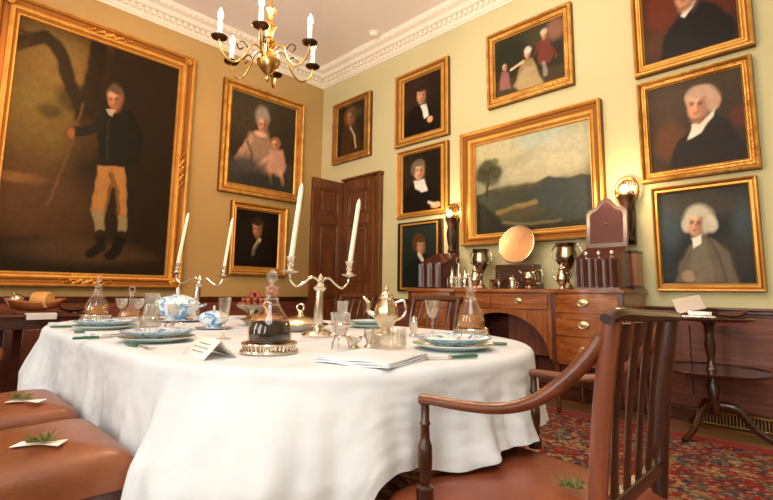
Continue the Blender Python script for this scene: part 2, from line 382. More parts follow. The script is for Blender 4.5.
# brass heating grille low on the back wall
gt = thing('heating_grille', 'brass barred heating grille set low in the skirting behind the two-tier table', 'grille', (4.99, -.04, .01))
g = MB(); g.b2(-.24, .24, -.012, .0, 0, .012); g.b2(-.24, .24, -.012, 0, .085, .097); g.build('rim', M['brass'], gt, bevel=.002)
g = MB()
for i in range(24): x = -.23+i*.02; g.b2(x-.004, x+.004, -.012, -.004, .012, .085)
g.build('bars', M['brass'], gt); MB().b2(-.235, .235, -.004, -.001, .01, .09).build('backing', M['black'], gt)
sd = thing('smoke_detector', 'small round white smoke detector on the ceiling near the corner', 'smoke detector', (1.45, -.22-.1, ZC))
MB().lathe([(.06, 0), (.06, -.02), (.045, -.04), (.03, -.05), (0, -.05)], seg=20).build('case', M['plaster'], sd); MB().lathe([(.075, 0), (.075, -.012), (.06, -.012)], seg=20).build('base_plate', M['plaster'], sd)

PT = {'big': {'bg': ((44, 32, 18), (34, 24, 12)),
         'inner': [-3.755, -2.235, 1.093, 3.578],
         'outer': [-3.807, -2.052, 0.958, 3.773],
         'prims': [('e', (0.206, 1.761), 0.4, 0.769, (112, 90, 44), 0.9, 0.9), ('e', (0.431, 2.106), 0.263, 0.315, (125, 100, 55), 1, 0.7), ('e', (0.672, 2.308), 0.148, 0.281, (105, 75, 35), 1, 0.6),
                   ('e', (0.172, 0.787), 0.349, 0.439, (88, 58, 30), 1, 0.8), ('e', (0.124, 0.897), 0.225, 0.049, (135, 95, 50), 1, 0.7), ('e', (0.474, 0.579), 0.33, 0.41, (78, 50, 26), 1, 0.7),
                   ('e', (0.21, 1.71), 0.176, 0.184, (120, 104, 50), 1, 0.5), ('p', [(0.654, 2.531), (0.829, 2.426), (1.538, 2.506), (1.515, -0.0), (1.068, -0.014), (0.892, 1.239), (0.68, 1.856)], (36, 27, 16), 0.112, 0.85),
                   ('p', [(0.03, 0.287), (0.328, 0.363), (0.774, 0.122), (1.537, 0.001), (0.06, -0.046)], (32, 24, 15), 0.055, 0.8),
                   ('s', [(-0.053, 2.177), (0.08, 2.273), (0.211, 2.369), (0.308, 2.322), (0.39, 2.179), (0.44, 1.999), (0.526, 1.83), (0.591, 1.696)], 0.065, (36, 26, 17), 0.04, 0.95),
                   ('s', [(-0.034, 2.143), (0.068, 2.225), (0.09, 2.34), (-0.023, 2.356)], 0.02, (60, 42, 24), 0.02, 0.9), ('s', [(0.688, 2.475), (0.681, 2.196), (0.649, 1.891), (0.616, 1.615)], 0.084, (34, 25, 16), 0.045, 0.95),
                   ('e', (0.528, 1.809), 0.175, 0.151, (42, 34, 18), 0.8, 0.7), ('e', (0.318, 1.616), 0.099, 0.072, (52, 44, 22), 1, 0.7), ('e', (0.652, 1.405), 0.126, 0.215, (72, 50, 28), 1, 0.6),
                   ('s', [(0.594, 1.774), (0.519, 1.265), (0.383, 0.669)], 0.012, (98, 70, 38), 0.011, 0.8), ('e', (0.721, 0.222), 0.54, 0.123, (76, 54, 32), 1, 0.8), ('e', (1.151, 0.197), 0.3, 0.055, (70, 50, 30), 1, 0.6),
                   ('p', [(0.774, 1.749), (0.925, 1.839), (1.048, 1.829), (1.124, 1.662), (1.182, 1.3), (1.119, 1.171), (0.793, 1.151), (0.752, 1.429)], (26, 26, 20), 0.033, 0.97),
                   ('s', [(0.797, 1.71), (0.716, 1.531), (0.609, 1.481), (0.522, 1.448)], 0.051, (30, 30, 22), 0.023, 0.95), ('e', (0.514, 1.435), 0.034, 0.058, (150, 88, 54), 0.6, 1),
                   ('s', [(1.052, 1.783), (1.155, 1.528), (1.131, 1.289)], 0.046, (24, 23, 18), 0.023, 0.95),
                   ('p', [(0.784, 1.149), (1.036, 1.178), (1.075, 0.936), (1.098, 0.624), (1.009, 0.624), (0.966, 0.918), (0.903, 0.973), (0.88, 0.652), (0.748, 0.667), (0.768, 0.885)], (166, 118, 64), 0.022, 0.97),
                   ('s', [(0.91, 1.13), (0.918, 0.91), (0.889, 0.664)], 0.011, (140, 96, 48), 0.022, 0.6), ('s', [(0.915, 1.065), (0.978, 0.897), (1.006, 0.657)], 0.028, (60, 42, 22), 0.022, 0.6),
                   ('p', [(0.757, 0.668), (0.88, 0.652), (0.9, 0.406), (0.825, 0.399)], (140, 124, 92), 0.016, 0.95), ('p', [(1.009, 0.624), (1.109, 0.626), (1.105, 0.403), (1.036, 0.397)], (140, 124, 92), 0.016, 0.95),
                   ('s', [(0.861, 0.424), (0.872, 0.275), (0.785, 0.206)], 0.048, (22, 16, 12), 0.021, 0.95), ('s', [(1.064, 0.421), (1.027, 0.265), (0.974, 0.197)], 0.055, (20, 15, 11), 0.022, 0.95),
                   ('e', (0.886, 1.955), 0.084, 0.132, (92, 76, 58), 0.5, 1), ('e', (0.887, 1.806), 0.034, 0.049, (139, 92, 66), 0.8, 0.9), ('e', (0.88, 1.907), 0.068, 0.106, (160, 107, 78), 0.35, 1),
                   ('e', (0.923, 1.909), 0.038, 0.103, (120, 78, 56), 1.1, 0.75), ('e', (0.856, 1.953), 0.041, 0.042, (201, 154, 121), 1, 0.7), ('e', (0.851, 1.874), 0.024, 0.027, (185, 118, 86), 1, 0.6),
                   ('e', (0.847, 1.908), 0.018, 0.015, (101, 65, 46), 0.9, 0.8), ('e', (0.898, 1.923), 0.018, 0.015, (96, 61, 44), 0.9, 0.8), ('e', (0.846, 1.922), 0.02, 0.006, (115, 75, 54), 0.9, 0.6),
                   ('e', (0.897, 1.938), 0.02, 0.006, (110, 71, 51), 0.9, 0.6), ('e', (0.873, 1.891), 0.009, 0.027, (192, 142, 110), 0.8, 0.7), ('e', (0.883, 1.886), 0.01, 0.022, (125, 82, 59), 1, 0.7),
                   ('e', (0.877, 1.852), 0.02, 0.008, (150, 84, 68), 0.9, 0.8), ('e', (0.878, 1.835), 0.02, 0.011, (134, 88, 64), 1, 0.6), ('e', (0.888, 1.801), 0.048, 0.015, (106, 68, 49), 1, 0.6),
                   ('p', [(0.81, 1.782), (0.898, 1.797), (0.875, 1.71), (0.835, 1.721)], (176, 164, 142), 0.013, 0.9), ('s', [(0.838, 1.677), (0.846, 1.453), (0.863, 1.232)], 0.007, (70, 60, 38), 0.011, 0.5),
                   ('e', (0.886, 2.015), 0.063, 0.034, (84, 68, 52), 0.7, 0.9)],
         'wall': 'left'},
 'fam': {'bg': ((62, 54, 40), (44, 38, 28)),
         'inner': [-1.516, -0.52, 2.332, 3.584],
         'outer': [-1.66, -0.4, 2.192, 3.699],
         'prims': [('e', (0.254, 1.04), 0.369, 0.42, (72, 62, 46), 1, 0.7), ('p', [(0.008, 0.289), (0.464, 0.527), (0.959, 0.417), (0.996, -0.02), (-0.003, -0.006)], (66, 60, 48), 0.053, 0.9),
                   ('p', [(0.27, 0.734), (0.544, 0.805), (0.652, 0.57), (0.638, 0.193), (0.242, 0.174), (0.119, 0.312)], (158, 128, 104), 0.069, 0.9),
                   ('s', [(0.304, 0.659), (0.182, 0.463), (0.117, 0.339)], 0.041, (184, 140, 114), 0.028, 0.9), ('s', [(0.249, 0.589), (0.315, 0.465), (0.325, 0.287)], 0.021, (80, 64, 48), 0.014, 0.7),
                   ('e', (0.455, 0.998), 0.105, 0.15, (160, 148, 130), 0.7, 0.95), ('e', (0.466, 0.79), 0.036, 0.044, (161, 114, 89), 0.8, 0.9), ('e', (0.461, 0.884), 0.071, 0.1, (190, 137, 109), 0.35, 1),
                   ('e', (0.506, 0.886), 0.039, 0.095, (135, 93, 72), 1.1, 0.75), ('e', (0.441, 0.929), 0.043, 0.039, (223, 176, 144), 1, 0.7), ('e', (0.434, 0.855), 0.026, 0.025, (209, 142, 112), 1, 0.6),
                   ('e', (0.435, 0.887), 0.018, 0.014, (110, 73, 55), 0.9, 0.8), ('e', (0.488, 0.902), 0.019, 0.014, (103, 68, 51), 0.9, 0.8), ('e', (0.434, 0.901), 0.021, 0.006, (129, 88, 68), 0.9, 0.6),
                   ('e', (0.487, 0.915), 0.021, 0.006, (122, 83, 64), 0.9, 0.6), ('e', (0.463, 0.872), 0.009, 0.026, (218, 167, 137), 0.8, 0.7), ('e', (0.473, 0.867), 0.01, 0.02, (142, 99, 77), 1, 0.7),
                   ('e', (0.464, 0.835), 0.021, 0.008, (150, 84, 68), 0.9, 0.8), ('e', (0.464, 0.819), 0.021, 0.01, (154, 109, 85), 1, 0.6), ('e', (0.466, 0.785), 0.049, 0.014, (116, 78, 59), 1, 0.6),
                   ('e', (0.437, 0.749), 0.092, 0.042, (224, 176, 146), 0.8, 0.9), ('e', (0.679, 0.679), 0.08, 0.087, (150, 100, 66), 0.5, 1), ('e', (0.676, 0.58), 0.03, 0.032, (166, 116, 89), 0.8, 0.9),
                   ('e', (0.672, 0.648), 0.062, 0.073, (197, 141, 109), 0.35, 1), ('e', (0.711, 0.65), 0.034, 0.069, (139, 95, 72), 1.1, 0.75), ('e', (0.65, 0.679), 0.036, 0.029, (228, 178, 144), 1, 0.7),
                   ('e', (0.643, 0.625), 0.022, 0.019, (215, 145, 112), 1, 0.6), ('e', (0.638, 0.647), 0.016, 0.01, (112, 74, 55), 0.9, 0.8), ('e', (0.683, 0.658), 0.016, 0.01, (105, 69, 51), 0.9, 0.8),
                   ('e', (0.637, 0.657), 0.018, 0.004, (132, 90, 68), 0.9, 0.6), ('e', (0.682, 0.668), 0.019, 0.004, (125, 85, 64), 0.9, 0.6), ('e', (0.658, 0.635), 0.008, 0.019, (224, 170, 137), 0.8, 0.7),
                   ('e', (0.667, 0.632), 0.009, 0.015, (146, 101, 77), 1, 0.7), ('e', (0.662, 0.609), 0.018, 0.006, (150, 84, 68), 0.9, 0.8), ('e', (0.662, 0.598), 0.018, 0.007, (159, 111, 85), 1, 0.6),
                   ('e', (0.676, 0.576), 0.043, 0.01, (118, 79, 59), 1, 0.6), ('p', [(0.588, 0.556), (0.798, 0.604), (0.859, 0.381), (0.801, 0.195), (0.54, 0.26)], (198, 148, 126), 0.057, 0.92),
                   ('s', [(0.624, 0.492), (0.474, 0.345), (0.386, 0.258)], 0.028, (200, 152, 130), 0.021, 0.95), ('s', [(0.763, 0.304), (0.821, 0.111)], 0.029, (220, 160, 130), 0.014, 0.9),
                   ('s', [(0.601, 0.3), (0.627, 0.106)], 0.028, (214, 156, 126), 0.014, 0.9), ('e', (0.239, 0.228), 0.29, 0.162, (66, 66, 66), 0.9, 0.9), ('e', (0.519, 0.059), 0.427, 0.168, (50, 50, 46), 0.9, 0.9)],
         'wall': 'left'},
 'group': {'bg': ((52, 50, 34), (44, 40, 28)),
           'inner': [3.081, 3.841, 3.043, 3.674],
           'outer': [2.993, 3.938, 2.927, 3.769],
           'prims': [('e', (0.528, 0.515), 0.237, 0.126, (70, 64, 44), 1, 0.7), ('e', (0.687, 0.526), 0.102, 0.105, (150, 104, 84), 1, 0.7),
                     ('p', [(0.01, 0.176), (0.754, 0.145), (0.759, -0.001), (0.006, -0.004)], (70, 58, 38), 0.034, 0.9), ('e', (0.185, 0.424), 0.216, 0.157, (36, 40, 26), 1, 0.8),
                     ('p', [(0.073, 0.27), (0.157, 0.242), (0.188, 0.053), (0.045, 0.075)], (150, 96, 88), 0.022, 0.9), ('e', (0.116, 0.271), 0.014, 0.017, (163, 118, 91), 0.8, 0.9),
                     ('e', (0.116, 0.306), 0.028, 0.037, (194, 143, 111), 0.35, 1), ('e', (0.133, 0.297), 0.015, 0.035, (137, 96, 73), 1.1, 0.75), ('e', (0.11, 0.327), 0.017, 0.015, (225, 180, 145), 1, 0.7),
                     ('e', (0.105, 0.302), 0.01, 0.01, (212, 147, 114), 1, 0.6), ('e', (0.107, 0.313), 0.007, 0.005, (111, 75, 56), 0.9, 0.8), ('e', (0.127, 0.306), 0.007, 0.005, (104, 69, 51), 0.9, 0.8),
                     ('e', (0.107, 0.319), 0.008, 0.002, (130, 91, 69), 0.9, 0.6), ('e', (0.127, 0.312), 0.008, 0.002, (124, 85, 64), 0.9, 0.6), ('e', (0.117, 0.301), 0.004, 0.01, (221, 172, 139), 0.8, 0.7),
                     ('e', (0.121, 0.297), 0.004, 0.007, (144, 102, 78), 1, 0.7), ('e', (0.116, 0.288), 0.008, 0.003, (150, 84, 68), 0.9, 0.8), ('e', (0.116, 0.282), 0.008, 0.004, (157, 112, 86), 1, 0.6),
                     ('e', (0.116, 0.269), 0.019, 0.005, (117, 80, 60), 1, 0.6), ('p', [(0.322, 0.318), (0.434, 0.311), (0.484, 0.154), (0.532, -0.011), (0.268, 0.006), (0.249, 0.145)], (150, 126, 86), 0.027, 0.92),
                     ('e', (0.379, 0.331), 0.015, 0.02, (172, 126, 99), 0.8, 0.9), ('e', (0.38, 0.375), 0.031, 0.045, (206, 153, 122), 0.35, 1), ('e', (0.399, 0.363), 0.017, 0.044, (143, 102, 79), 1.1, 0.75),
                     ('e', (0.373, 0.4), 0.018, 0.018, (234, 187, 153), 1, 0.7), ('e', (0.367, 0.369), 0.011, 0.012, (222, 155, 122), 1, 0.6), ('e', (0.369, 0.383), 0.008, 0.006, (114, 78, 59), 0.9, 0.8),
                     ('e', (0.392, 0.375), 0.008, 0.006, (107, 72, 54), 0.9, 0.8), ('e', (0.369, 0.39), 0.009, 0.003, (136, 96, 74), 0.9, 0.6), ('e', (0.392, 0.381), 0.009, 0.003, (129, 90, 69), 0.9, 0.6),
                     ('e', (0.381, 0.368), 0.004, 0.012, (231, 181, 148), 0.8, 0.7), ('e', (0.385, 0.364), 0.004, 0.009, (151, 108, 84), 1, 0.7), ('e', (0.38, 0.352), 0.009, 0.004, (150, 84, 68), 0.9, 0.8),
                     ('e', (0.379, 0.345), 0.009, 0.005, (165, 120, 94), 1, 0.6), ('e', (0.379, 0.329), 0.022, 0.006, (121, 84, 64), 1, 0.6), ('e', (0.381, 0.407), 0.04, 0.039, (200, 190, 176), 0.5, 0.8),
                     ('s', [(0.322, 0.297), (0.252, 0.277), (0.193, 0.263)], 0.014, (224, 180, 150), 0.011, 0.95),
                     ('p', [(0.343, 0.245), (0.453, 0.207), (0.564, -0.031), (0.291, -0.0), (0.212, 0.068)], (176, 152, 112), 0.033, 0.7),
                     ('p', [(0.482, 0.457), (0.611, 0.45), (0.657, 0.284), (0.623, 0.191), (0.497, 0.214)], (112, 56, 46), 0.024, 0.92), ('e', (0.558, 0.465), 0.015, 0.02, (166, 115, 88), 0.8, 0.9),
                     ('e', (0.56, 0.508), 0.029, 0.045, (197, 139, 107), 0.35, 1), ('e', (0.578, 0.496), 0.016, 0.042, (139, 94, 71), 1.1, 0.75), ('e', (0.553, 0.533), 0.018, 0.018, (228, 177, 143), 1, 0.7),
                     ('e', (0.548, 0.503), 0.011, 0.012, (215, 144, 111), 1, 0.6), ('e', (0.549, 0.516), 0.008, 0.006, (112, 74, 55), 0.9, 0.8), ('e', (0.571, 0.508), 0.008, 0.006, (105, 68, 50), 0.9, 0.8),
                     ('e', (0.549, 0.523), 0.009, 0.003, (132, 89, 67), 0.9, 0.6), ('e', (0.571, 0.514), 0.009, 0.003, (125, 84, 63), 0.9, 0.6), ('e', (0.56, 0.502), 0.004, 0.012, (224, 169, 136), 0.8, 0.7),
                     ('e', (0.564, 0.497), 0.004, 0.009, (146, 100, 76), 1, 0.7), ('e', (0.559, 0.485), 0.009, 0.004, (150, 84, 68), 0.9, 0.8), ('e', (0.559, 0.478), 0.009, 0.004, (159, 110, 84), 1, 0.6),
                     ('e', (0.558, 0.463), 0.021, 0.006, (118, 79, 59), 1, 0.6), ('e', (0.561, 0.54), 0.04, 0.034, (190, 176, 150), 0.5, 0.9), ('s', [(0.55, 0.216), (0.567, 0.083)], 0.021, (150, 134, 116), 0.016, 0.85),
                     ('s', [(0.503, 0.405), (0.457, 0.336)], 0.016, (104, 50, 42), 0.013, 0.85), ('s', [(0.639, 0.354), (0.676, 0.235)], 0.016, (104, 50, 42), 0.013, 0.85)],
           'wall': 'back'},
 'land': {'bg': ((176, 172, 140), (88, 84, 62)),
          'inner': [2.822, 4.057, 1.57, 2.551],
          'outer': [2.644, 4.173, 1.447, 2.714],
          'prims': [('e', (0.301, 0.881), 0.36, 0.154, (196, 184, 140), 1, 0.7), ('e', (0.752, 0.91), 0.263, 0.103, (170, 182, 168), 1, 0.7), ('e', (1.048, 0.726), 0.38, 0.171, (200, 192, 160), 1, 0.7),
                    ('e', (0.742, 0.586), 0.42, 0.14, (206, 194, 156), 1, 0.6),
                    ('p', [(-0.006, 0.426), (0.171, 0.467), (0.467, 0.466), (0.686, 0.464), (0.823, 0.512), (0.99, 0.465), (1.132, 0.479), (1.258, 0.449), (1.237, -0.016), (0.001, -0.015)], (62, 64, 52), 0.022, 0.95),
                    ('p', [(0.63, 0.401), (0.842, 0.489), (1.257, 0.439), (1.242, 0.083), (0.929, 0.126), (0.626, 0.249)], (66, 72, 68), 0.082, 0.85),
                    ('p', [(0.196, 0.485), (0.467, 0.487), (0.791, 0.477), (0.737, 0.425), (0.466, 0.425), (0.292, 0.428)], (92, 82, 58), 0.032, 0.7),
                    ('s', [(0.263, 0.208), (0.461, 0.248), (0.68, 0.273)], 0.026, (150, 126, 70), 0.021, 0.85), ('s', [(0.308, 0.108), (0.567, 0.064), (0.927, 0.069)], 0.013, (130, 112, 72), 0.015, 0.7),
                    ('p', [(0.006, 0.38), (0.251, 0.188), (0.342, 0.063), (0.511, 0.008), (0.001, -0.015)], (36, 34, 26), 0.055, 0.9),
                    ('p', [(0.342, 0.043), (1.205, 0.06), (1.229, -0.016), (0.013, -0.016)], (44, 42, 33), 0.041, 0.85), ('e', (0.515, 0.191), 0.242, 0.061, (88, 76, 48), 1, 0.6),
                    ('s', [(0.133, 0.407), (0.149, 0.58), (0.176, 0.708)], 0.016, (60, 54, 34), 0.011, 0.9), ('e', (0.139, 0.714), 0.11, 0.088, (62, 62, 40), 0.6, 0.9), ('e', (0.248, 0.651), 0.072, 0.077, (66, 64, 42), 0.7, 0.9),
                    ('e', (0.074, 0.636), 0.077, 0.079, (60, 58, 38), 0.7, 0.9), ('e', (0.186, 0.574), 0.11, 0.066, (64, 62, 40), 0.7, 0.8), ('e', (0.238, 0.762), 0.049, 0.044, (96, 92, 58), 0.7, 0.8)],
          'wall': 'back'},
 'r0': {'bg': ((52, 42, 28), (40, 30, 20)),
        'inner': [0.407, 0.981, 2.904, 3.638],
        'outer': [0.31, 1.124, 2.794, 3.721],
        'prims': [('p', [(0.139, 0.476), (0.405, 0.41), (0.543, -0.001), (0.066, 0.007)], (70, 46, 24), 0.046, 0.9), ('e', (0.269, 0.564), 0.134, 0.137, (116, 78, 46), 0.5, 1),
                  ('e', (0.273, 0.456), 0.035, 0.036, (137, 89, 54), 0.8, 0.9), ('e', (0.27, 0.534), 0.071, 0.082, (158, 104, 62), 0.35, 1), ('e', (0.315, 0.514), 0.039, 0.078, (119, 76, 48), 1.1, 0.75),
                  ('e', (0.248, 0.581), 0.043, 0.033, (199, 151, 109), 1, 0.7), ('e', (0.239, 0.524), 0.026, 0.021, (184, 115, 73), 1, 0.6), ('e', (0.237, 0.551), 0.019, 0.012, (101, 64, 42), 0.9, 0.8),
                  ('e', (0.29, 0.537), 0.018, 0.011, (96, 60, 40), 0.9, 0.8), ('e', (0.237, 0.562), 0.022, 0.005, (114, 73, 46), 0.9, 0.6), ('e', (0.29, 0.548), 0.021, 0.005, (110, 70, 45), 0.9, 0.6),
                  ('e', (0.263, 0.525), 0.009, 0.021, (191, 139, 97), 0.8, 0.7), ('e', (0.273, 0.517), 0.01, 0.016, (124, 80, 50), 1, 0.7), ('e', (0.265, 0.495), 0.021, 0.007, (150, 84, 68), 0.9, 0.8),
                  ('e', (0.265, 0.481), 0.021, 0.008, (133, 86, 53), 1, 0.6), ('e', (0.273, 0.452), 0.049, 0.012, (105, 67, 43), 1, 0.6), ('s', [(0.275, 0.397), (0.367, 0.241), (0.394, 0.073)], 0.015, (196, 180, 140), 0.015, 0.9),
                  ('e', (0.399, 0.59), 0.129, 0.06, (74, 66, 48), 1, 0.7)],
        'wall': 'back'},
 'r1': {'bg': ((40, 28, 18), (26, 18, 12)),
        'inner': [1.737, 2.331, 2.896, 3.634],
        'outer': [1.592, 2.458, 2.779, 3.75],
        'prims': [('e', (0.138, 0.537), 0.238, 0.265, (58, 38, 24), 1, 0.7), ('p', [(0.071, 0.329), (0.206, 0.385), (0.401, 0.343), (0.494, 0.14), (0.525, -0.043), (0.04, -0.008)], (20, 14, 11), 0.034, 0.95),
                  ('e', (0.279, 0.534), 0.092, 0.098, (46, 30, 20), 0.5, 1), ('e', (0.28, 0.413), 0.034, 0.039, (167, 118, 86), 0.8, 0.9), ('e', (0.279, 0.495), 0.068, 0.087, (199, 143, 104), 0.35, 1),
                  ('e', (0.322, 0.473), 0.038, 0.083, (140, 96, 70), 1.1, 0.75), ('e', (0.263, 0.543), 0.042, 0.035, (229, 180, 140), 1, 0.7), ('e', (0.254, 0.483), 0.025, 0.023, (217, 147, 108), 1, 0.6),
                  ('e', (0.258, 0.51), 0.018, 0.012, (112, 75, 54), 0.9, 0.8), ('e', (0.309, 0.494), 0.018, 0.012, (105, 69, 50), 0.9, 0.8), ('e', (0.258, 0.522), 0.021, 0.005, (133, 91, 66), 0.9, 0.6),
                  ('e', (0.309, 0.507), 0.02, 0.005, (126, 85, 62), 0.9, 0.6), ('e', (0.285, 0.482), 0.009, 0.023, (225, 172, 133), 0.8, 0.7), ('e', (0.295, 0.473), 0.01, 0.017, (147, 102, 74), 1, 0.7),
                  ('e', (0.283, 0.45), 0.021, 0.007, (150, 84, 68), 0.9, 0.8), ('e', (0.283, 0.437), 0.021, 0.009, (160, 112, 82), 1, 0.6), ('e', (0.28, 0.408), 0.048, 0.012, (119, 80, 58), 1, 0.6),
                  ('p', [(0.255, 0.397), (0.369, 0.378), (0.401, 0.189), (0.337, 0.18)], (226, 220, 204), 0.013, 0.95), ('s', [(0.272, 0.379), (0.369, 0.365)], 0.014, (20, 15, 12), 0.008, 0.9),
                  ('e', (0.424, 0.145), 0.044, 0.038, (220, 160, 120), 0.4, 1), ('e', (0.281, 0.578), 0.08, 0.045, (40, 27, 18), 0.6, 0.97)],
        'wall': 'back'},
 'r2': {'bg': ((34, 26, 19), (24, 18, 14)),
        'inner': [1.727, 2.328, 1.922, 2.651],
        'outer': [1.638, 2.445, 1.852, 2.713],
        'prims': [('e', (0.121, 0.471), 0.234, 0.229, (52, 40, 30), 1, 0.7), ('p', [(-0.011, 0.197), (0.156, 0.351), (0.411, 0.349), (0.563, 0.216), (0.607, 0.008), (0.008, 0.003)], (22, 17, 14), 0.032, 0.95),
                  ('e', (0.244, 0.539), 0.111, 0.1, (120, 100, 80), 0.5, 1), ('e', (0.261, 0.4), 0.038, 0.046, (174, 129, 100), 0.8, 0.9), ('e', (0.261, 0.498), 0.078, 0.103, (208, 158, 123), 0.35, 1),
                  ('e', (0.308, 0.48), 0.042, 0.097, (144, 104, 79), 1.1, 0.75), ('e', (0.243, 0.553), 0.047, 0.042, (236, 191, 154), 1, 0.7), ('e', (0.232, 0.481), 0.028, 0.027, (224, 160, 124), 1, 0.6),
                  ('e', (0.237, 0.513), 0.02, 0.014, (115, 79, 59), 0.9, 0.8), ('e', (0.294, 0.503), 0.02, 0.014, (107, 73, 54), 0.9, 0.8), ('e', (0.236, 0.527), 0.023, 0.006, (137, 98, 74), 0.9, 0.6),
                  ('e', (0.294, 0.517), 0.023, 0.006, (129, 92, 69), 0.9, 0.6), ('e', (0.267, 0.484), 0.01, 0.027, (233, 185, 149), 0.8, 0.7), ('e', (0.278, 0.475), 0.011, 0.021, (152, 111, 85), 1, 0.7),
                  ('e', (0.265, 0.446), 0.023, 0.008, (150, 84, 68), 0.9, 0.8), ('e', (0.265, 0.429), 0.023, 0.01, (166, 123, 95), 1, 0.6), ('e', (0.261, 0.395), 0.054, 0.014, (122, 85, 64), 1, 0.6),
                  ('p', [(0.172, 0.387), (0.349, 0.383), (0.396, 0.241), (0.302, 0.229), (0.205, 0.293)], (216, 214, 206), 0.018, 0.95), ('e', (0.518, 0.049), 0.075, 0.036, (222, 150, 112), 0.45, 1),
                  ('s', [(0.412, 0.092), (0.488, 0.07)], 0.018, (200, 196, 186), 0.012, 0.8), ('e', (0.255, 0.593), 0.088, 0.043, (112, 96, 78), 0.6, 0.97), ('e', (0.181, 0.525), 0.026, 0.064, (112, 96, 78), 0.8, 0.9)],
        'wall': 'back'},
 'r3': {'bg': ((36, 44, 40), (22, 26, 24)),
        'inner': [1.733, 2.282, 0.996, 1.754],
        'outer': [1.659, 2.352, 0.951, 1.797],
        'prims': [('p', [(0.027, 0.217), (0.156, 0.359), (0.376, 0.397), (0.497, 0.264), (0.555, -0.001), (0.013, -0.04)], (20, 24, 24), 0.037, 0.95), ('e', (0.251, 0.536), 0.096, 0.108, (84, 54, 32), 0.5, 1),
                  ('e', (0.291, 0.418), 0.029, 0.038, (148, 102, 71), 0.8, 0.9), ('e', (0.291, 0.497), 0.06, 0.086, (173, 121, 85), 0.35, 1), ('e', (0.328, 0.487), 0.033, 0.08, (126, 85, 60), 1.1, 0.75),
                  ('e', (0.279, 0.54), 0.036, 0.034, (210, 164, 126), 1, 0.7), ('e', (0.271, 0.48), 0.022, 0.022, (195, 129, 92), 1, 0.6), ('e', (0.278, 0.507), 0.016, 0.012, (105, 69, 48), 0.9, 0.8),
                  ('e', (0.322, 0.504), 0.015, 0.012, (99, 64, 45), 0.9, 0.8), ('e', (0.278, 0.518), 0.018, 0.005, (121, 81, 57), 0.9, 0.6), ('e', (0.322, 0.516), 0.018, 0.005, (115, 77, 54), 0.9, 0.6),
                  ('e', (0.304, 0.486), 0.008, 0.022, (203, 154, 116), 0.8, 0.7), ('e', (0.312, 0.479), 0.008, 0.017, (132, 90, 63), 1, 0.7), ('e', (0.3, 0.455), 0.018, 0.007, (150, 84, 68), 0.9, 0.8),
                  ('e', (0.3, 0.441), 0.018, 0.008, (142, 98, 68), 1, 0.6), ('e', (0.291, 0.413), 0.041, 0.012, (110, 73, 51), 1, 0.6), ('s', [(0.268, 0.403), (0.315, 0.329)], 0.024, (206, 196, 172), 0.012, 0.9),
                  ('e', (0.279, 0.573), 0.072, 0.041, (76, 48, 30), 0.6, 0.95)],
        'wall': 'back'},
 'rl': {'bg': ((40, 42, 40), (34, 34, 32)),
        'inner': [4.586, 5.176, 1.041, 1.767],
        'outer': [4.538, 5.232, 0.979, 1.823],
        'prims': [('e', (0.057, 0.469), 0.101, 0.198, (66, 78, 84), 1.2, 0.8), ('e', (0.537, 0.448), 0.06, 0.165, (70, 84, 88), 1.2, 0.65), ('e', (0.284, 0.606), 0.27, 0.112, (70, 62, 52), 1, 0.7),
                  ('e', (0.037, 0.123), 0.07, 0.112, (46, 52, 56), 1, 0.7), ('e', (0.479, 0.207), 0.096, 0.165, (60, 54, 46), 1, 0.6),
                  ('p', [(0.086, 0.011), (0.123, 0.168), (0.199, 0.298), (0.27, 0.372), (0.37, 0.326), (0.438, 0.231), (0.466, 0.112), (0.483, 0.002)], (104, 92, 76), 0.032, 0.95),
                  ('s', [(0.261, 0.333), (0.18, 0.213), (0.13, 0.058)], 0.015, (96, 84, 68), 0.012, 0.7), ('s', [(0.32, 0.345), (0.386, 0.189), (0.411, 0.009)], 0.007, (70, 60, 48), 0.011, 0.8),
                  ('p', [(0.212, 0.29), (0.287, 0.332), (0.334, 0.161), (0.337, 0.01), (0.182, 0.01)], (118, 106, 86), 0.031, 0.75), ('e', (0.171, 0.057), 0.045, 0.046, (160, 132, 108), 0.5, 0.9),
                  ('e', (0.268, 0.497), 0.101, 0.109, (186, 176, 156), 0.5, 1), ('e', (0.346, 0.451), 0.039, 0.068, (196, 186, 164), 0.5, 1), ('e', (0.181, 0.45), 0.027, 0.056, (190, 180, 158), 0.6, 0.9),
                  ('e', (0.24, 0.371), 0.028, 0.043, (166, 122, 96), 0.8, 0.9), ('e', (0.246, 0.46), 0.058, 0.096, (197, 148, 118), 0.35, 1), ('e', (0.28, 0.448), 0.031, 0.088, (139, 99, 77), 1.1, 0.75),
                  ('e', (0.232, 0.509), 0.034, 0.038, (228, 184, 151), 1, 0.7), ('e', (0.219, 0.442), 0.021, 0.024, (215, 151, 119), 1, 0.6), ('e', (0.22, 0.472), 0.015, 0.013, (112, 76, 58), 0.9, 0.8),
                  ('e', (0.262, 0.468), 0.015, 0.013, (105, 70, 53), 0.9, 0.8), ('e', (0.221, 0.485), 0.017, 0.006, (132, 93, 72), 0.9, 0.6), ('e', (0.263, 0.481), 0.017, 0.006, (125, 87, 67), 0.9, 0.6),
                  ('e', (0.239, 0.448), 0.008, 0.024, (224, 176, 145), 0.8, 0.7), ('e', (0.246, 0.441), 0.008, 0.019, (146, 105, 82), 1, 0.7), ('e', (0.237, 0.414), 0.017, 0.007, (150, 84, 68), 0.9, 0.8),
                  ('e', (0.236, 0.399), 0.017, 0.009, (159, 116, 91), 1, 0.6), ('e', (0.24, 0.366), 0.039, 0.013, (118, 82, 62), 1, 0.6),
                  ('p', [(0.209, 0.353), (0.283, 0.379), (0.266, 0.302), (0.224, 0.273)], (226, 222, 210), 0.009, 0.95), ('e', (0.261, 0.549), 0.065, 0.035, (190, 180, 160), 0.6, 0.97),
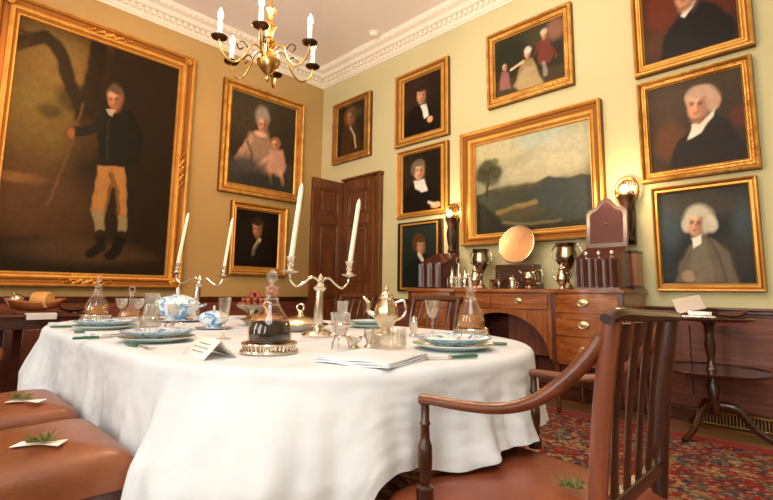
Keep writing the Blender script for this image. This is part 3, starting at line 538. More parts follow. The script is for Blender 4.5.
                  ('e', (0.311, 0.454), 0.023, 0.077, (186, 176, 156), 0.8, 0.95), ('e', (0.19, 0.481), 0.016, 0.064, (190, 180, 160), 0.8, 0.9)],
        'wall': 'back'},
 'rm': {'bg': ((66, 50, 34), (52, 38, 28)),
        'inner': [4.554, 5.192, 1.962, 2.675],
        'outer': [4.476, 5.266, 1.87, 2.743],
        'prims': [('e', (0.143, 0.247), 0.112, 0.153, (120, 70, 40), 1, 0.5), ('e', (0.612, 0.337), 0.06, 0.077, (110, 50, 40), 1, 0.5), ('e', (0.174, 0.538), 0.126, 0.153, (82, 62, 42), 1, 0.6),
                  ('p', [(0.113, -0.017), (0.184, 0.221), (0.286, 0.281), (0.441, 0.406), (0.548, 0.298), (0.611, 0.142), (0.637, 0.006), (0.336, -0.007)], (38, 30, 26), 0.025, 0.97),
                  ('e', (0.383, 0.537), 0.101, 0.103, (190, 152, 128), 0.5, 1), ('e', (0.459, 0.491), 0.039, 0.064, (186, 148, 124), 0.5, 1), ('e', (0.339, 0.377), 0.037, 0.054, (176, 123, 96), 0.8, 0.9),
                  ('e', (0.346, 0.49), 0.071, 0.12, (211, 150, 118), 0.35, 1), ('e', (0.39, 0.465), 0.041, 0.114, (146, 100, 77), 1.1, 0.75), ('e', (0.328, 0.556), 0.045, 0.048, (238, 185, 151), 1, 0.7),
                  ('e', (0.311, 0.473), 0.027, 0.03, (227, 152, 119), 1, 0.6), ('e', (0.312, 0.512), 0.019, 0.017, (116, 77, 58), 0.9, 0.8), ('e', (0.366, 0.496), 0.019, 0.017, (108, 71, 53), 0.9, 0.8),
                  ('e', (0.313, 0.528), 0.022, 0.007, (138, 94, 72), 0.9, 0.6), ('e', (0.367, 0.513), 0.021, 0.007, (131, 88, 67), 0.9, 0.6), ('e', (0.335, 0.477), 0.01, 0.03, (236, 178, 145), 0.8, 0.7),
                  ('e', (0.345, 0.466), 0.01, 0.023, (154, 106, 82), 1, 0.7), ('e', (0.334, 0.433), 0.022, 0.009, (150, 84, 68), 0.9, 0.8), ('e', (0.333, 0.414), 0.022, 0.012, (169, 117, 91), 1, 0.6),
                  ('e', (0.339, 0.372), 0.05, 0.017, (123, 82, 62), 1, 0.6), ('p', [(0.268, 0.219), (0.303, 0.343), (0.357, 0.33), (0.463, 0.449), (0.439, 0.374), (0.353, 0.265), (0.296, 0.229)], (226, 220, 200), 0.013, 0.96),
                  ('e', (0.366, 0.596), 0.084, 0.054, (190, 154, 130), 0.6, 0.97), ('e', (0.43, 0.491), 0.025, 0.072, (190, 152, 128), 0.8, 0.95), ('e', (0.281, 0.55), 0.015, 0.049, (190, 154, 130), 0.8, 0.8)],
        'wall': 'back'},
 'rt': {'bg': ((58, 30, 18), (48, 32, 20)),
        'inner': [4.552, 5.202, 2.909, 3.565],
        'outer': [4.468, 5.296, 2.806, 3.655],
        'prims': [('e', (0.15, 0.442), 0.13, 0.252, (104, 44, 24), 1.2, 0.8), ('e', (0.081, 0.152), 0.105, 0.126, (80, 48, 28), 1, 0.8), ('e', (0.552, 0.35), 0.13, 0.165, (92, 36, 22), 1, 0.7),
                  ('p', [(0.11, -0.012), (0.153, 0.214), (0.278, 0.35), (0.422, 0.409), (0.524, 0.328), (0.618, 0.186), (0.636, -0.018), (0.396, -0.01)], (24, 18, 16), 0.026, 0.97),
                  ('p', [(0.277, 0.333), (0.339, 0.412), (0.389, 0.424), (0.364, 0.365), (0.304, 0.304)], (222, 216, 204), 0.01, 0.95), ('e', (0.31, 0.405), 0.039, 0.057, (165, 114, 84), 0.8, 0.9),
                  ('e', (0.317, 0.528), 0.077, 0.131, (195, 137, 102), 0.35, 1), ('e', (0.364, 0.493), 0.041, 0.121, (138, 93, 69), 1.1, 0.75), ('e', (0.299, 0.604), 0.046, 0.053, (227, 176, 139), 1, 0.7),
                  ('e', (0.281, 0.516), 0.028, 0.034, (214, 142, 106), 1, 0.6), ('e', (0.283, 0.558), 0.021, 0.018, (111, 73, 53), 0.9, 0.8), ('e', (0.339, 0.531), 0.019, 0.018, (104, 68, 49), 0.9, 0.8),
                  ('e', (0.284, 0.577), 0.024, 0.008, (131, 88, 65), 0.9, 0.6), ('e', (0.341, 0.549), 0.022, 0.008, (124, 83, 61), 0.9, 0.6), ('e', (0.308, 0.515), 0.01, 0.034, (222, 167, 131), 0.8, 0.7),
                  ('e', (0.318, 0.501), 0.011, 0.026, (145, 99, 73), 1, 0.7), ('e', (0.306, 0.467), 0.023, 0.01, (150, 84, 68), 0.9, 0.8), ('e', (0.305, 0.446), 0.022, 0.013, (158, 109, 80), 1, 0.6),
                  ('e', (0.31, 0.398), 0.052, 0.018, (118, 78, 57), 1, 0.6), ('e', (0.306, 0.587), 0.105, 0.105, (90, 70, 56), 0.6, 0.9)],
        'wall': 'back'},
 'sm': {'bg': ((26, 16, 12), (20, 12, 9)),
        'inner': [-1.373, -0.737, 1.253, 1.999],
        'outer': [-1.432, -0.611, 1.155, 2.089],
        'prims': [('e', (0.316, 0.549), 0.09, 0.11, (60, 40, 24), 0.6, 1), ('e', (0.315, 0.418), 0.031, 0.042, (141, 97, 66), 0.8, 0.9), ('e', (0.311, 0.507), 0.063, 0.095, (164, 114, 78), 0.35, 1),
                  ('e', (0.35, 0.502), 0.035, 0.09, (122, 82, 56), 1.1, 0.75), ('e', (0.289, 0.552), 0.038, 0.038, (203, 159, 121), 1, 0.7), ('e', (0.282, 0.483), 0.023, 0.025, (188, 124, 86), 1, 0.6),
                  ('e', (0.278, 0.513), 0.016, 0.013, (102, 67, 46), 0.9, 0.8), ('e', (0.325, 0.518), 0.016, 0.013, (97, 63, 44), 0.9, 0.8), ('e', (0.277, 0.526), 0.019, 0.006, (117, 78, 54), 0.9, 0.6),
                  ('e', (0.324, 0.531), 0.019, 0.006, (112, 74, 51), 0.9, 0.6), ('e', (0.3, 0.494), 0.008, 0.025, (195, 148, 110), 0.8, 0.7), ('e', (0.309, 0.488), 0.009, 0.019, (127, 86, 59), 1, 0.7),
                  ('e', (0.304, 0.459), 0.019, 0.008, (150, 84, 68), 0.9, 0.8), ('e', (0.305, 0.444), 0.019, 0.009, (136, 93, 64), 1, 0.6), ('e', (0.316, 0.413), 0.044, 0.013, (107, 70, 49), 1, 0.6),
                  ('s', [(0.356, 0.362), (0.3, 0.277), (0.262, 0.167)], 0.024, (196, 184, 140), 0.016, 0.95), ('p', [(0.327, 0.333), (0.513, 0.293), (0.59, 0.023), (0.169, 0.003), (0.218, 0.164)], (24, 18, 14), 0.04, 0.8),
                  ('e', (0.308, 0.588), 0.063, 0.041, (44, 28, 18), 0.7, 0.95)],
        'wall': 'left'}}
# ------------------------------------------------------------------ paintings
def pdist(pts, A, B):
    n = len(pts); ins = np.zeros(A.shape, bool); d = np.full(A.shape, 1e9)
    for i in range(n):
        (x0, y0), (x1, y1) = pts[i], pts[(i+1) % n]
        dx, dy = x1-x0, y1-y0; t = np.clip(((A-x0)*dx+(B-y0)*dy)/(dx*dx+dy*dy+1e-12), 0, 1)
        d = np.minimum(d, np.hypot(A-x0-t*dx, B-y0-t*dy))
        if y0 != y1:
            c = ((y0 <= B) != (y1 <= B)) & (A < x0+(B-y0)/(y1-y0)*dx); ins ^= c
    return np.where(ins, -d, d)
def paint(w, h, bg, prims, step):
    nx, ny = max(int(w/step), 24), max(int(h/step), 24)
    A, B = np.meshgrid(np.linspace(0, w, nx), np.linspace(0, h, ny)); t = (B/h)[..., None]
    I = np.array(lin(bg[0]))*t+np.array(lin(bg[1]))*(1-t)
    rs = np.random.RandomState(nx*ny); wob = .004
    A = A+wob*np.sin(B*37+A*21); B = B+wob*np.sin(A*33-B*17)
    for q in prims:
        if q[0] == 'e':
            _, c, rx, ry, col, soft, al = q; r = np.hypot((A-c[0])/rx, (B-c[1])/ry); k = np.clip((1+soft*.5-r)/max(soft, .05), 0, 1)
        elif q[0] == 'p':
            _, pts, col, soft, al = q; k = np.clip(.5-pdist(pts, A, B)/max(soft, .004), 0, 1)
        else:
            _, pts, wd, col, soft, al = q; d = np.full(A.shape, 1e9)
            for (x0, y0), (x1, y1) in zip(pts, pts[1:]):
                dx, dy = x1-x0, y1-y0; u = np.clip(((A-x0)*dx+(B-y0)*dy)/(dx*dx+dy*dy+1e-12), 0, 1); d = np.minimum(d, np.hypot(A-x0-u*dx, B-y0-u*dy))
            k = np.clip(.5-(d-wd)/max(soft, .004), 0, 1)
        k = (k*k*(3-2*k)*al)[..., None]; I = I*(1-k)+np.array(lin(col))*k
    return nx, ny, I
def wallT(wall, off=0):
    # maps (along, up, out) to the wall
    if wall == 'back': return Matrix(((1, 0, 0, 0), (0, 0, -1, 0), (0, 1, 0, 0), (0, 0, 0, 1)))
    return Matrix(((0, 0, 1, 0), (1, 0, 0, 0), (0, 1, 0, 0), (0, 0, 0, 1)))
def picture(key, name, label, cat, prof, mat, ornate=None, step=.011, plate=False, side=None):
    p = PT[key]; T = wallT(p['wall']); a0, a1, z0, z1 = p['inner']; o0, o1, q0, q1 = p['outer']
    ca, cz = (o0+o1)/2, q0
    base = T @ Vector((ca, cz, 0)); root = thing(name, label, cat, base)
    Tl = Matrix.Translation(-base) @ T
    # frame: mitred loops from outer back edge to sight edge; prof = [(0..1 across the moulding, height)]
    m = MB(); v = []
    for t, h in prof:
        l, r, b, u = o0+(a0-o0)*t, o1+(a1-o1)*t, q0+(z0-q0)*t, q1+(z1-q1)*t
        v += [(l, b, h), (r, b, h), (r, u, h), (l, u, h)]
    n = len(prof); fs = [(i*4+k, i*4+(k+1) % 4, (i+1)*4+(k+1) % 4, (i+1)*4+k) for i in range(n-1) for k in range(4)]
    m.add(v, fs, Tl)
    fr = m.build('frame', [mat, M['gold_side_shade'], M['gold_shade'] if mat is not M['black_frame'] else mat], root, sharp=30)
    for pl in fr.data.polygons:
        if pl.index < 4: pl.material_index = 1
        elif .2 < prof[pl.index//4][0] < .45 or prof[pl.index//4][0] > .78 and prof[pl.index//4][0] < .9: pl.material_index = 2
    w, h = a1-a0, z1-z0; nx, ny, I = paint(w, h, p['bg'], p['prims'], step)
    me = bpy.data.meshes.new('canvas'); hh = prof[-1][1]-.004
    xs = np.linspace(a0-.004, a1+.004, nx); zs = np.linspace(z0-.004, z1+.004, ny)
    vv = [tuple(Tl @ Vector((x, z, hh))) for z in zs for x in xs]
    ff = [(j*nx+i, j*nx+i+1, (j+1)*nx+i+1, (j+1)*nx+i) for j in range(ny-1) for i in range(nx-1)]
    if p['wall'] != 'back': pass
    me.from_pydata(vv, [], ff); ca_ = me.color_attributes.new('Col', 'FLOAT_COLOR', 'POINT')
    buf = np.ones((nx*ny, 4), np.float32); buf[:, :3] = I.reshape(-1, 3); ca_.data.foreach_set('color', buf.ravel()); me.materials.append(M['canvas'])
    co = bpy.data.objects.new('canvas', me); COL.objects.link(co); co.parent = root
    if ornate:
        mid = sum(h for t, h in prof)/len(prof)+ornate[1]; fw = abs(a0-o0)
        for (x, z) in ((o0, q0), (o1, q0), (o0, q1), (o1, q1)):
            k = MB(); cx = x+(.5 if x == o0 else -.5)*abs(a0-o0); cz2 = z+(.5 if z == q0 else -.5)*abs(z0-q0)
            for j in range(8): q = 2*pi*j/8; k.ball((cx+cos(q)*ornate[0]*.6, cz2+sin(q)*ornate[0]*.6, mid), (ornate[0]*.42, ornate[0]*.42, ornate[0]*.25), 8, Tl)
            k.ball((cx, cz2, mid+.006), ornate[0]*.45, 10, Tl); k.build('corner_rosette', M['gold_orn'], root)
        if len(ornate) > 2:
            for (cx, cz2, along) in ((((a0+a1)/2), (q1+z1)/2, 0), ((a0+a1)/2, (q0+z0)/2-.02, 0), ((o1+a1)/2, (z0+z1)/2, 1), ((o0+a0)/2, (z0+z1)/2, 1)):
                k = MB()
                for j in range(-8, 9):
                    u = j*.03; s = .03*(1-abs(j)/11); dz = .016*sin(j*2.1)
                    k.ball((cx+(0 if along else u)+(dz if along else 0), cz2+(u if along else dz), mid), (s if not along else s*.8, s*.8 if not along else s, .016), 8, Tl)
                k.build('carved_crest', M['gold_orn'], root)
    if plate: MB().b2((a0+a1)/2-.14, (a0+a1)/2+.14, z0-.075, z0-.01, .06, .075, Tl).build('name_plate', M['gold'], root, bevel=.003)
    return root
PB = [(0, 0), (0, .07), (.06, .10), (.14, .105), (.22, .085), (.3, .07), (.42, .066), (.55, .075), (.66, .085), (.75, .08), (.82, .055), (.9, .05), (.96, .052), (1, .03)]
PM = [(0, 0), (0, .055), (.08, .075), (.2, .08), (.32, .07), (.45, .05), (.6, .045), (.72, .052), (.82, .05), (.9, .04), (1, .025)]
PP = [(0, 0), (0, .05), (.1, .065), (.25, .06), (.5, .045), (.8, .05), (.9, .045), (1, .025)]
PT['big']['outer'] = [-3.96, -2.045, .955, 3.79]; PT['big']['inner'] = [-3.77, -2.23, 1.10, 3.60]; PT['sm']['outer'] = [-1.455, -.612, 1.135, 2.10]
PT['fam']['outer'] = [-1.65, -.385, 2.19, 3.71]; PT['rt']['outer'][3] = 3.68; PT['rt']['inner'][3] = 3.58
picture('big', 'framed_full_length_portrait', 'huge gilt-framed full-length portrait of a standing man in dark coat and tan breeches', 'painting', PB, M['gold'], (.05, .022, 1), .0105, True)
picture('fam', 'framed_family_portrait', 'gilt-framed portrait of a seated woman in pale dress holding a child', 'painting', PM, M['gold_orn'], None, .011)
picture('sm', 'framed_portrait', 'small gilt-framed very dark portrait of a man, low on the left wall', 'painting', PM, M['gold'], None, .01)
picture('r0', 'framed_portrait', 'narrow dull-gilt portrait of a man in brown above the door', 'painting', PP, M['gold_dull'], None, .011)
picture('r1', 'framed_portrait', 'gilt-framed portrait of a dark-haired man in black with white shirt front', 'painting', PP, M['gold'], None, .011)
picture('r2', 'framed_portrait', 'gilt-framed portrait of a grey-haired man with full white cravat', 'painting', PP, M['gold'], None, .011)
picture('r3', 'framed_portrait', 'black-framed dark portrait of a brown-haired man behind the left sconce', 'painting', [(0, 0), (0, .04), (.1, .05), (.6, .05), (.7, .04), (.75, .048), (1, .03)], M['black_frame'], None, .011)
picture('group', 'framed_group_portrait', 'ornate gilt-framed picture of a lady, a child and a man in red', 'painting', PM, M['gold_orn'], None, .010)
picture('land', 'framed_landscape', 'wide gilt-framed landscape of hills, tree and pale sky above the sideboard', 'painting', PB, M['gold'], None, .012)
picture('rt', 'framed_portrait', 'gilt-framed portrait of a man in black coat against red-brown, cut by the top edge', 'painting', PM, M['gold'], None, .010)
picture('rm', 'framed_portrait', 'gilt-framed portrait of a rosy man with pinkish powdered hair and white cravat', 'painting', PM, M['gold_orn'], None, .0095)
picture('rl', 'framed_portrait', 'gilt-framed portrait of a man in grey coat and white wig', 'painting', PP, M['gold'], None, .0095)
g_ = bpy.data.objects
# thin gilt slip inside the black frame
for o in g_:
    if o.get('label', '').startswith('black-framed'):
        m = MB(); p = PT['r3']; T = Matrix.Translation(-o.location) @ wallT('back'); a0, a1, z0, z1 = p['inner']
        for a, b, c, d in ((a0-.02, a1+.02, z0-.02, z0), (a0-.02, a1+.02, z1, z1+.02), (a0-.02, a0, z0, z1), (a1, a1+.02, z0, z1)): m.b2(a, b, c, d, .035, .052, T)
        m.build('gilt_slip', M['gold'], o)

# ------------------------------------------------------------------ dining table and cloth
TX, TY, TZ = 3.385, -2.99, .745
def outline(a, grow=0):
    # half length of the straight run .565, elliptical ends .91 x .80
    n = 2.25; c, s = cos(a), sin(a)
    ex = abs(c)**(2/n)*(.91+grow); ey = abs(s)**(2/n)*(.80+grow)
    k = max(-1, min(1, c*6)); k = k*(1.5-.5*k*k)
    return (TX+.565*k+(ex if c > 0 else -ex), TY+(ey if s > 0 else -ey))
tb = thing('dining_table', 'long round-ended mahogany dining table under the white cloth', 'table', (TX, TY, 0))
NS = 120
inner = [outline(2*pi*i/NS, -.03) for i in range(NS)]
MB().prism([(x-TX, y-TY) for x, y in inner], .70, .735).build('tabletop', M['mahog_x'], tb, bevel=.006)
for px in (-.75, .75):
    MB().lathe([(.09, .12), (.1, .18), (.06, .26), (.075, .4), (.06, .55), (.09, .69), (.12, .70)], (px, 0, 0), 20).build('pedestal', M['mahog_z'], tb)
    for k in range(4):
        a = pi/4+k*pi/2
        pts = spline([(px+cos(a)*.05, sin(a)*.05, .24), (px+cos(a)*.2, sin(a)*.2, .2), (px+cos(a)*.34, sin(a)*.34, .08), (px+cos(a)*.42, sin(a)*.42, .035)], 5)
        MB().tube(pts, [.035-.015*i/(len(pts)-1) for i in range(len(pts))], 8).build('leg', M['mahog_z'], tb)
from mathutils import noise as mnoise
def cloth():
    NSEG = 720; v = []; f = []
    # arc-length resample
    raw = [outline(2*pi*i/4000) for i in range(4000)]; d = [0]
    for i in range(1, 4001): d.append(d[-1]+math.dist(raw[i-1], raw[i % 4000]))
    per = d[-1]; pts = []; j = 0
    for i in range(NSEG):
        t = per*i/NSEG
        while d[j+1] < t: j += 1
        u = (t-d[j])/(d[j+1]-d[j]+1e-9); a, b = raw[j], raw[(j+1) % 4000]; pts.append((a[0]+(b[0]-a[0])*u, a[1]+(b[1]-a[1])*u))
    nor = []
    for i in range(NSEG):
        a, b = pts[i-2], pts[(i+2) % NSEG]; n = Vector((b[1]-a[1], -(b[0]-a[0]))).normalized(); nor.append(n)
    rings = []
    for sc in (.0, .25, .5, .7, .85, .95):
        rings.append([(TX+(x-TX)*sc, TY+(y-TY)*sc, TZ) for x, y in pts])
    for k in range(5):
        q = pi/2*k/4; rings.append([(p[0]+n.x*(-.03+.03*sin(q)), p[1]+n.y*(-.03+.03*sin(q)), TZ-.03+.03*cos(q)) for p, n in zip(pts, nor)])
    ND = 34; prm = []
    for i, (x, y) in enumerate(pts):
        a = math.atan2(y-TY, x-TX); end = max(0, (x-(TX+.75))/.72) if x > TX else max(0, (TX-.75-x)/.72)
        corner = math.exp(-((abs(a) if x > TX else pi-abs(a))-.62)**2/.07)
        rear = 1 if y > TY else 0
        hem = .40-.2*corner*(1 if not (x > TX and y > TY) else .1)
        if x > TX: # the right end lies against the armchair seat
            hem += (.492-hem)*max(0, min(1, (x-4.60)/.16))*(1 if y > -3.42 else max(0, 1-(-3.42-y)/.10))
        prm.append((hem, corner, end))
    for j in range(1, ND+1):
        t = j/ND; ring = []
        for i in range(NSEG):
            x, y = pts[i]; n = nor[i]; hem, corner, end = prm[i]; s = per*i/NSEG
            drop = TZ-.03-hem-.012*sin(s*9)-.010*sin(s*23+1)
            z = TZ-.03-drop*t; dz = drop*t
            w1 = sin(s*21+1.3*sin(s*3.1)); w2 = sin(s*47+2.0*sin(s*5)); w3 = sin(s*9+.7)
            amp = min(1, dz/.22)**1.2
            seatside = 1 if ((y < TY and 2.9 < x < 4.3) or (y > TY and 2.2 < x < 4.0)) else 0
            off = .028*amp*(.35+.9*max(end, corner))*(w1*.8+w3*.6)+.007*amp*w2+.004*math.sin(s*80)*amp*end
            flare = (.012 if seatside else .035)*amp+.20*corner*dz*((.45 if x < TX else 1) if x < TX or y < TY else .3)
            off = off*(.4 if seatside else 1)+flare
            off += .020*amp*mnoise.noise(Vector((s*2.6, t*1.1, 3)))+.010*amp*mnoise.noise(Vector((s*7, t*2.2, 9)))+.003*mnoise.noise(Vector((s*16, t*9, 1)))
            if x < 3.0 and y < TY: off += .06*dz*(1-corner)
            # sharp fold hanging near the first guest's seat
            if y < TY and x > 3.9: u_ = max(0, min(1, (x-4.23)/.06)); off += .085*amp*u_*u_*(3-2*u_)*max(0, min(1, (4.72-x)/.25))+.04*amp*math.exp(-((x-4.60)/.04)**2)
            if end > .6 and x > TX: off = max(off, -.012)
            ring.append((x+n.x*off, y+n.y*off, z))
        rings.append(ring)
    v = [p for r in rings for p in r]
    for r in range(len(rings)-1):
        for i in range(NSEG):
            i2 = (i+1) % NSEG; f.append((r*NSEG+i, r*NSEG+i2, (r+1)*NSEG+i2, (r+1)*NSEG+i))
    m = MB(); m.add(v, f); o = m.build('tablecloth', M['linen'], sharp=180)
    return tag(o, 'white linen tablecloth draped over the round-ended dining table', 'tablecloth')
cloth()

# ------------------------------------------------------------------ chairs
def rtrap(wf, wb, dep, rad, n=6):
    # rounded trapezoid: front at +x, width wf; back at -x, width wb
    c = [(dep/2, wf/2), (-dep/2, wb/2), (-dep/2, -wb/2), (dep/2, -wf/2)]; out = []
    for i in range(4):
        p, a, b = Vector(c[i]), Vector(c[i-1]), Vector(c[(i+1) % 4]); da = (a-p).normalized()*rad; db = (b-p).normalized()*rad
        for k in range(n+1):
            t = k/n; out.append(tuple((p+da)*(1-t)**2+p*2*t*(1-t)+(p+db)*t*t))
    return out
def cushion(wf, wb, dep, z0, z1, dome, rad=.05, slope=0):
    m = MB(); base = rtrap(wf, wb, dep, rad); n = len(base); v = []; f = []
    lv = [(0, z0), (.0, z1-.035), (.012, z1-.012), (.035, z1), (.08, z1+dome*.35), (.16, z1+dome*.72), (.26, z1+dome)]
    k = max(0, 1); mn = min(wf, wb, dep)/2
    for ins, z in lv:
        s = 1-ins/max(mn, .30)
        puff = 1+.03*math.sin(min(1, max(0, (z-z0)/(z1-z0+.001)))*pi)
        v += [(x*s*puff, y*s*puff, z+slope*x*s) for x, y in base]
    v += [(0, 0, z1+dome)]
    for i in range(len(lv)-1):
        for j in range(n): f.append((i*n+j, i*n+(j+1) % n, (i+1)*n+(j+1) % n, (i+1)*n+j))
    o = (len(lv)-1)*n
    for j in range(n): f.append((o+j, o+(j+1) % n, len(v)-1))
    f.append(tuple(range(n))[::-1]); return m.add(v, f)
def chair(name, label, leather, arms, wood_='chair', w=.5, dep=.46, sh=.47, top=.9):
    # faces +x
    root = thing(name, label, 'armchair' if arms else 'chair')
    W = M[wood_+'_z']; WX = M[wood_+'_x']; wb = w*.86
    cushion(w+.02, wb+.02, dep+.02, sh-.09, sh, .025).build('seat', leather, root, sharp=60)
    fm = MB(); pl = rtrap(w, wb, dep, .02, 3); fm.prism(pl, sh-.135, sh-.091); fm.build('seat_frame', M[wood_+'_y'], root, bevel=.004)
    for sgn in (-1, 1):
        x, y = dep/2-.03, sgn*(w/2-.03)
        MB().lathe([(.014, .01), (.016, .04), (.02, .06), (.015, .075), (.022, .3), (.026, sh-.15), (.026, sh-.1)], (x, y, 0), 14).build('leg', W, root)
        pts = spline([(-dep/2-.07, sgn*(wb/2-.02), .01), (-dep/2-.02, sgn*(wb/2-.02), .25), (-dep/2+.01, sgn*(wb/2-.02), sh-.07)], 5)
        MB().tube(pts, [(.016, .016)]*len(pts), 8, up=(1, 0, 0)).build('leg', W, root)
        st = spline([(-dep/2+.005, sgn*(wb/2-.02), sh-.1), (-dep/2-.01, sgn*(wb/2-.015), sh+.1), (-dep/2-.035, sgn*(wb/2-.012), top-.15), (-dep/2-.075, sgn*(wb/2-.012), top)], 6)
        MB().tube(st, [(.017, .019)]*len(st), 8, up=(1, 0, 0)).build('back_post', W if not arms else M['red_stile'], root)
    nb = 4
    for k in range(nb):
        y = (k-(nb-1)/2)*wb*.2
        sp = spline([(-dep/2-.008, y*.9, sh+.05), (-dep/2-.02, y, sh+.22), (-dep/2-.038, y*1.02, top-.12), (-dep/2-.07, y*1.0, top-.02)], 5)
        wd = [.013, .012, .011, .010, .010, .010, .0095, .010, .011, .012, .013, .014, .015, .016, .017, .017]
        MB().tube(sp, [(wd[i], .006) for i in range(len(sp))], 8, up=(1, 0, 0)).build('back_slat', W, root)
    rl = spline([(-dep/2-.078, -wb/2-.012, top-.005), (-dep/2-.09, -wb/4, top+.004), (-dep/2-.094, 0, top+.006), (-dep/2-.09, wb/4, top+.004), (-dep/2-.078, wb/2+.012, top-.005)], 6)
    MB().tube(rl, [(.015, .024)]*len(rl), 10).build('top_rail', M[wood_+'_y'], root)
    MB().box((-dep/2-.012, 0, sh+.05), (.022, wb-.05, .03)).build('cross_rail', M[wood_+'_y'], root, bevel=.004)
    MB().b2(-dep/2, dep/2-.04, -w/2+.02, -w/2+.036, .14, .165).build('stretcher', WX, root, bevel=.003)
    MB().b2(-dep/2, dep/2-.04, w/2-.036, w/2-.02, .14, .165).build('stretcher', WX, root, bevel=.003)
    return root
# the carver chair in front, facing the table (-x); origin at its seat centre
def carver():
    A = M
    root = thing('armchair', 'large red mahogany armchair with slatted back nearest the camera, leather seat toward the table end', 'armchair', (5.06, -3.095, 0))
    def W(x, y, z): return (x-5.06, y+3.095, z)
    sh = .47
    # seat: trapezoid, front (toward -x) wide
    cm = cushion(.60, .48, .53, sh-.075, sh-.02, .020, .05); T = rotz(pi, (-.035, 0, 0))
    cm.v = [tuple(T @ Vector(p)) for p in cm.v]; cm.build('seat', A['leather_red'], root, sharp=60)
    fm = MB(); fm.prism([(-x-.035, y) for x, y in rtrap(.59, .47, .52, .02, 3)], sh-.14, sh-.076); fm.build('seat_frame', A['chair_y'], root, bevel=.004)
    for sg in (-1, 1):
        yb, yf = (-.23 if sg < 0 else .195), sg*.275
        MB().lathe([(.016, .01), (.018, .05), (.024, .07), (.017, .09), (.024, .28), (.029, sh-.12), (.029, sh-.06)], (-.26, yf, 0), 16).build('leg', A['chair_z'], root)
        pts = spline([(.27, yb, .01), (.23, yb, .22), (.20, yb, sh-.08)], 6); MB().tube(pts, [(.017, .018)]*len(pts), 8, up=(1, 0, 0)).build('leg', A['chair_z'], root)
        st = spline([(.195, yb, sh-.1), (.205, yb, sh+.03), (.214, yb, sh+.14), (.226, yb, sh+.26), (.24, yb+sg*.0, sh+.36), (.252, yb, .905)], 6)
        MB().tube(st, [(.0165, .0185)]*len(st), 10, up=(1, 0, 0)).build('back_post', A['red_stile' if sg < 0 else 'dark_z'], root)  # far post takes darker wood: its shade is put into the colour
        # arm: starts at the scroll, sweeps back and climbs to the post
        am = spline([W(4.872, -3.095+sg*.28, .686), W(4.90, -3.095+sg*.279, .69), W(5.0, -3.095+sg*.275, .692), W(5.09, -3.095+sg*.268, .702), W(5.16, -3.095+sg*.258, .728), W(5.22, -3.095+(sg*.245 if sg < 0 else .225), .775), W(5.265, -3.095+(sg*.235 if sg < 0 else .205), .825), W(5.292, -3.095+(sg*.231 if sg < 0 else .197), .865)], 6)
        n = len(am); MB().tube(am, [((.017 if i < 4 else .0155), (.014 if i < 4 else .0125+.006*max(0, (i-18)/24))) for i in range(n)], 12).build('arm', A['red_arm'], root)
        pf = [(.021, 0), (.021, .03), (.012, .036), (.0165, .05), (.013, .06), (.0175, .075), (.0185, .10), (.0175, .125), (.012, .14), (.011, .17), (.014, .176), (.011, .182), (.0105, .225)]
        MB().lathe(pf, W(4.88, -3.095+sg*.278, sh-.015), 16).build('arm_post', A['dark_z'], root)
    for k in range(4):
        y = -.018+(k-1.5)*.083
        sp = spline([(.205, y*.92, sh+.05), (.217, y, sh+.2), (.232, y*1.02, sh+.32), (.25, y*1.02, .89)], 5); n = len(sp)
        MB().tube(sp, [(.016+.012*abs((i/(n-1))-.35)**1.2*1.6, .006) for i in range(n)], 10, up=(1, 0, 0)).build('back_slat', A['dark_z'], root)
    rl = spline([(.25, -.252, .902), (.262, -.22, .911), (.27, -.12, .906), (.274, 0, .902), (.27, .09, .898), (.262, .18, .895), (.25, .213, .888)], 6); n = len(rl)
    MB().tube(rl, [(.019, .013 if 2 < i < n-3 else .011) for i in range(n)], 12).build('top_rail', A['dark_y'], root)
    MB().box((.205, -.018, sh+.05), (.024, .40, .034)).build('cross_rail', A['dark_y'], root, bevel=.004)
    for y in (-.25, .25): MB().b2(-.18, .22, y-.009, y+.009, .13, .158).build('stretcher', A['chair_x'], root, bevel=.003)
    return root
carver()
LS = M['leather']
c1 = chair('dining_chair', 'tan leather seated chair at the near table side, closest to the camera', LS, False, w=.46, dep=.46, sh=.535, top=.98)
c1.location = (4.055, -4.07, 0); c1.rotation_euler = (0, 0, pi/2)
for loc, rz, lb in (((3.45, -4.065, 0), pi/2, 'tan leather seated chair at the near table side, second from the camera'),
                    ((2.65, -1.90, 0), -pi/2, 'dark slat-backed chair on the far table side in front of the door'),
                    ((3.50, -1.90, 0), -pi/2, 'dark slat-backed chair on the far table side in front of the sideboard'),
                    ((1.2, -4.015, 0), 0, 'leather seated chair against the left wall, cut by the left edge')):
    if loc[1] > -3 and 'c2' not in globals(): c2 = chair('dining_chair', lb, LS, False, w=.50, dep=.46, sh=.47, top=.9); c2.location = loc; c2.rotation_euler = (0, 0, rz); continue
    dup(c2 if loc[1] > -3 else c1, loc, rz, lb)

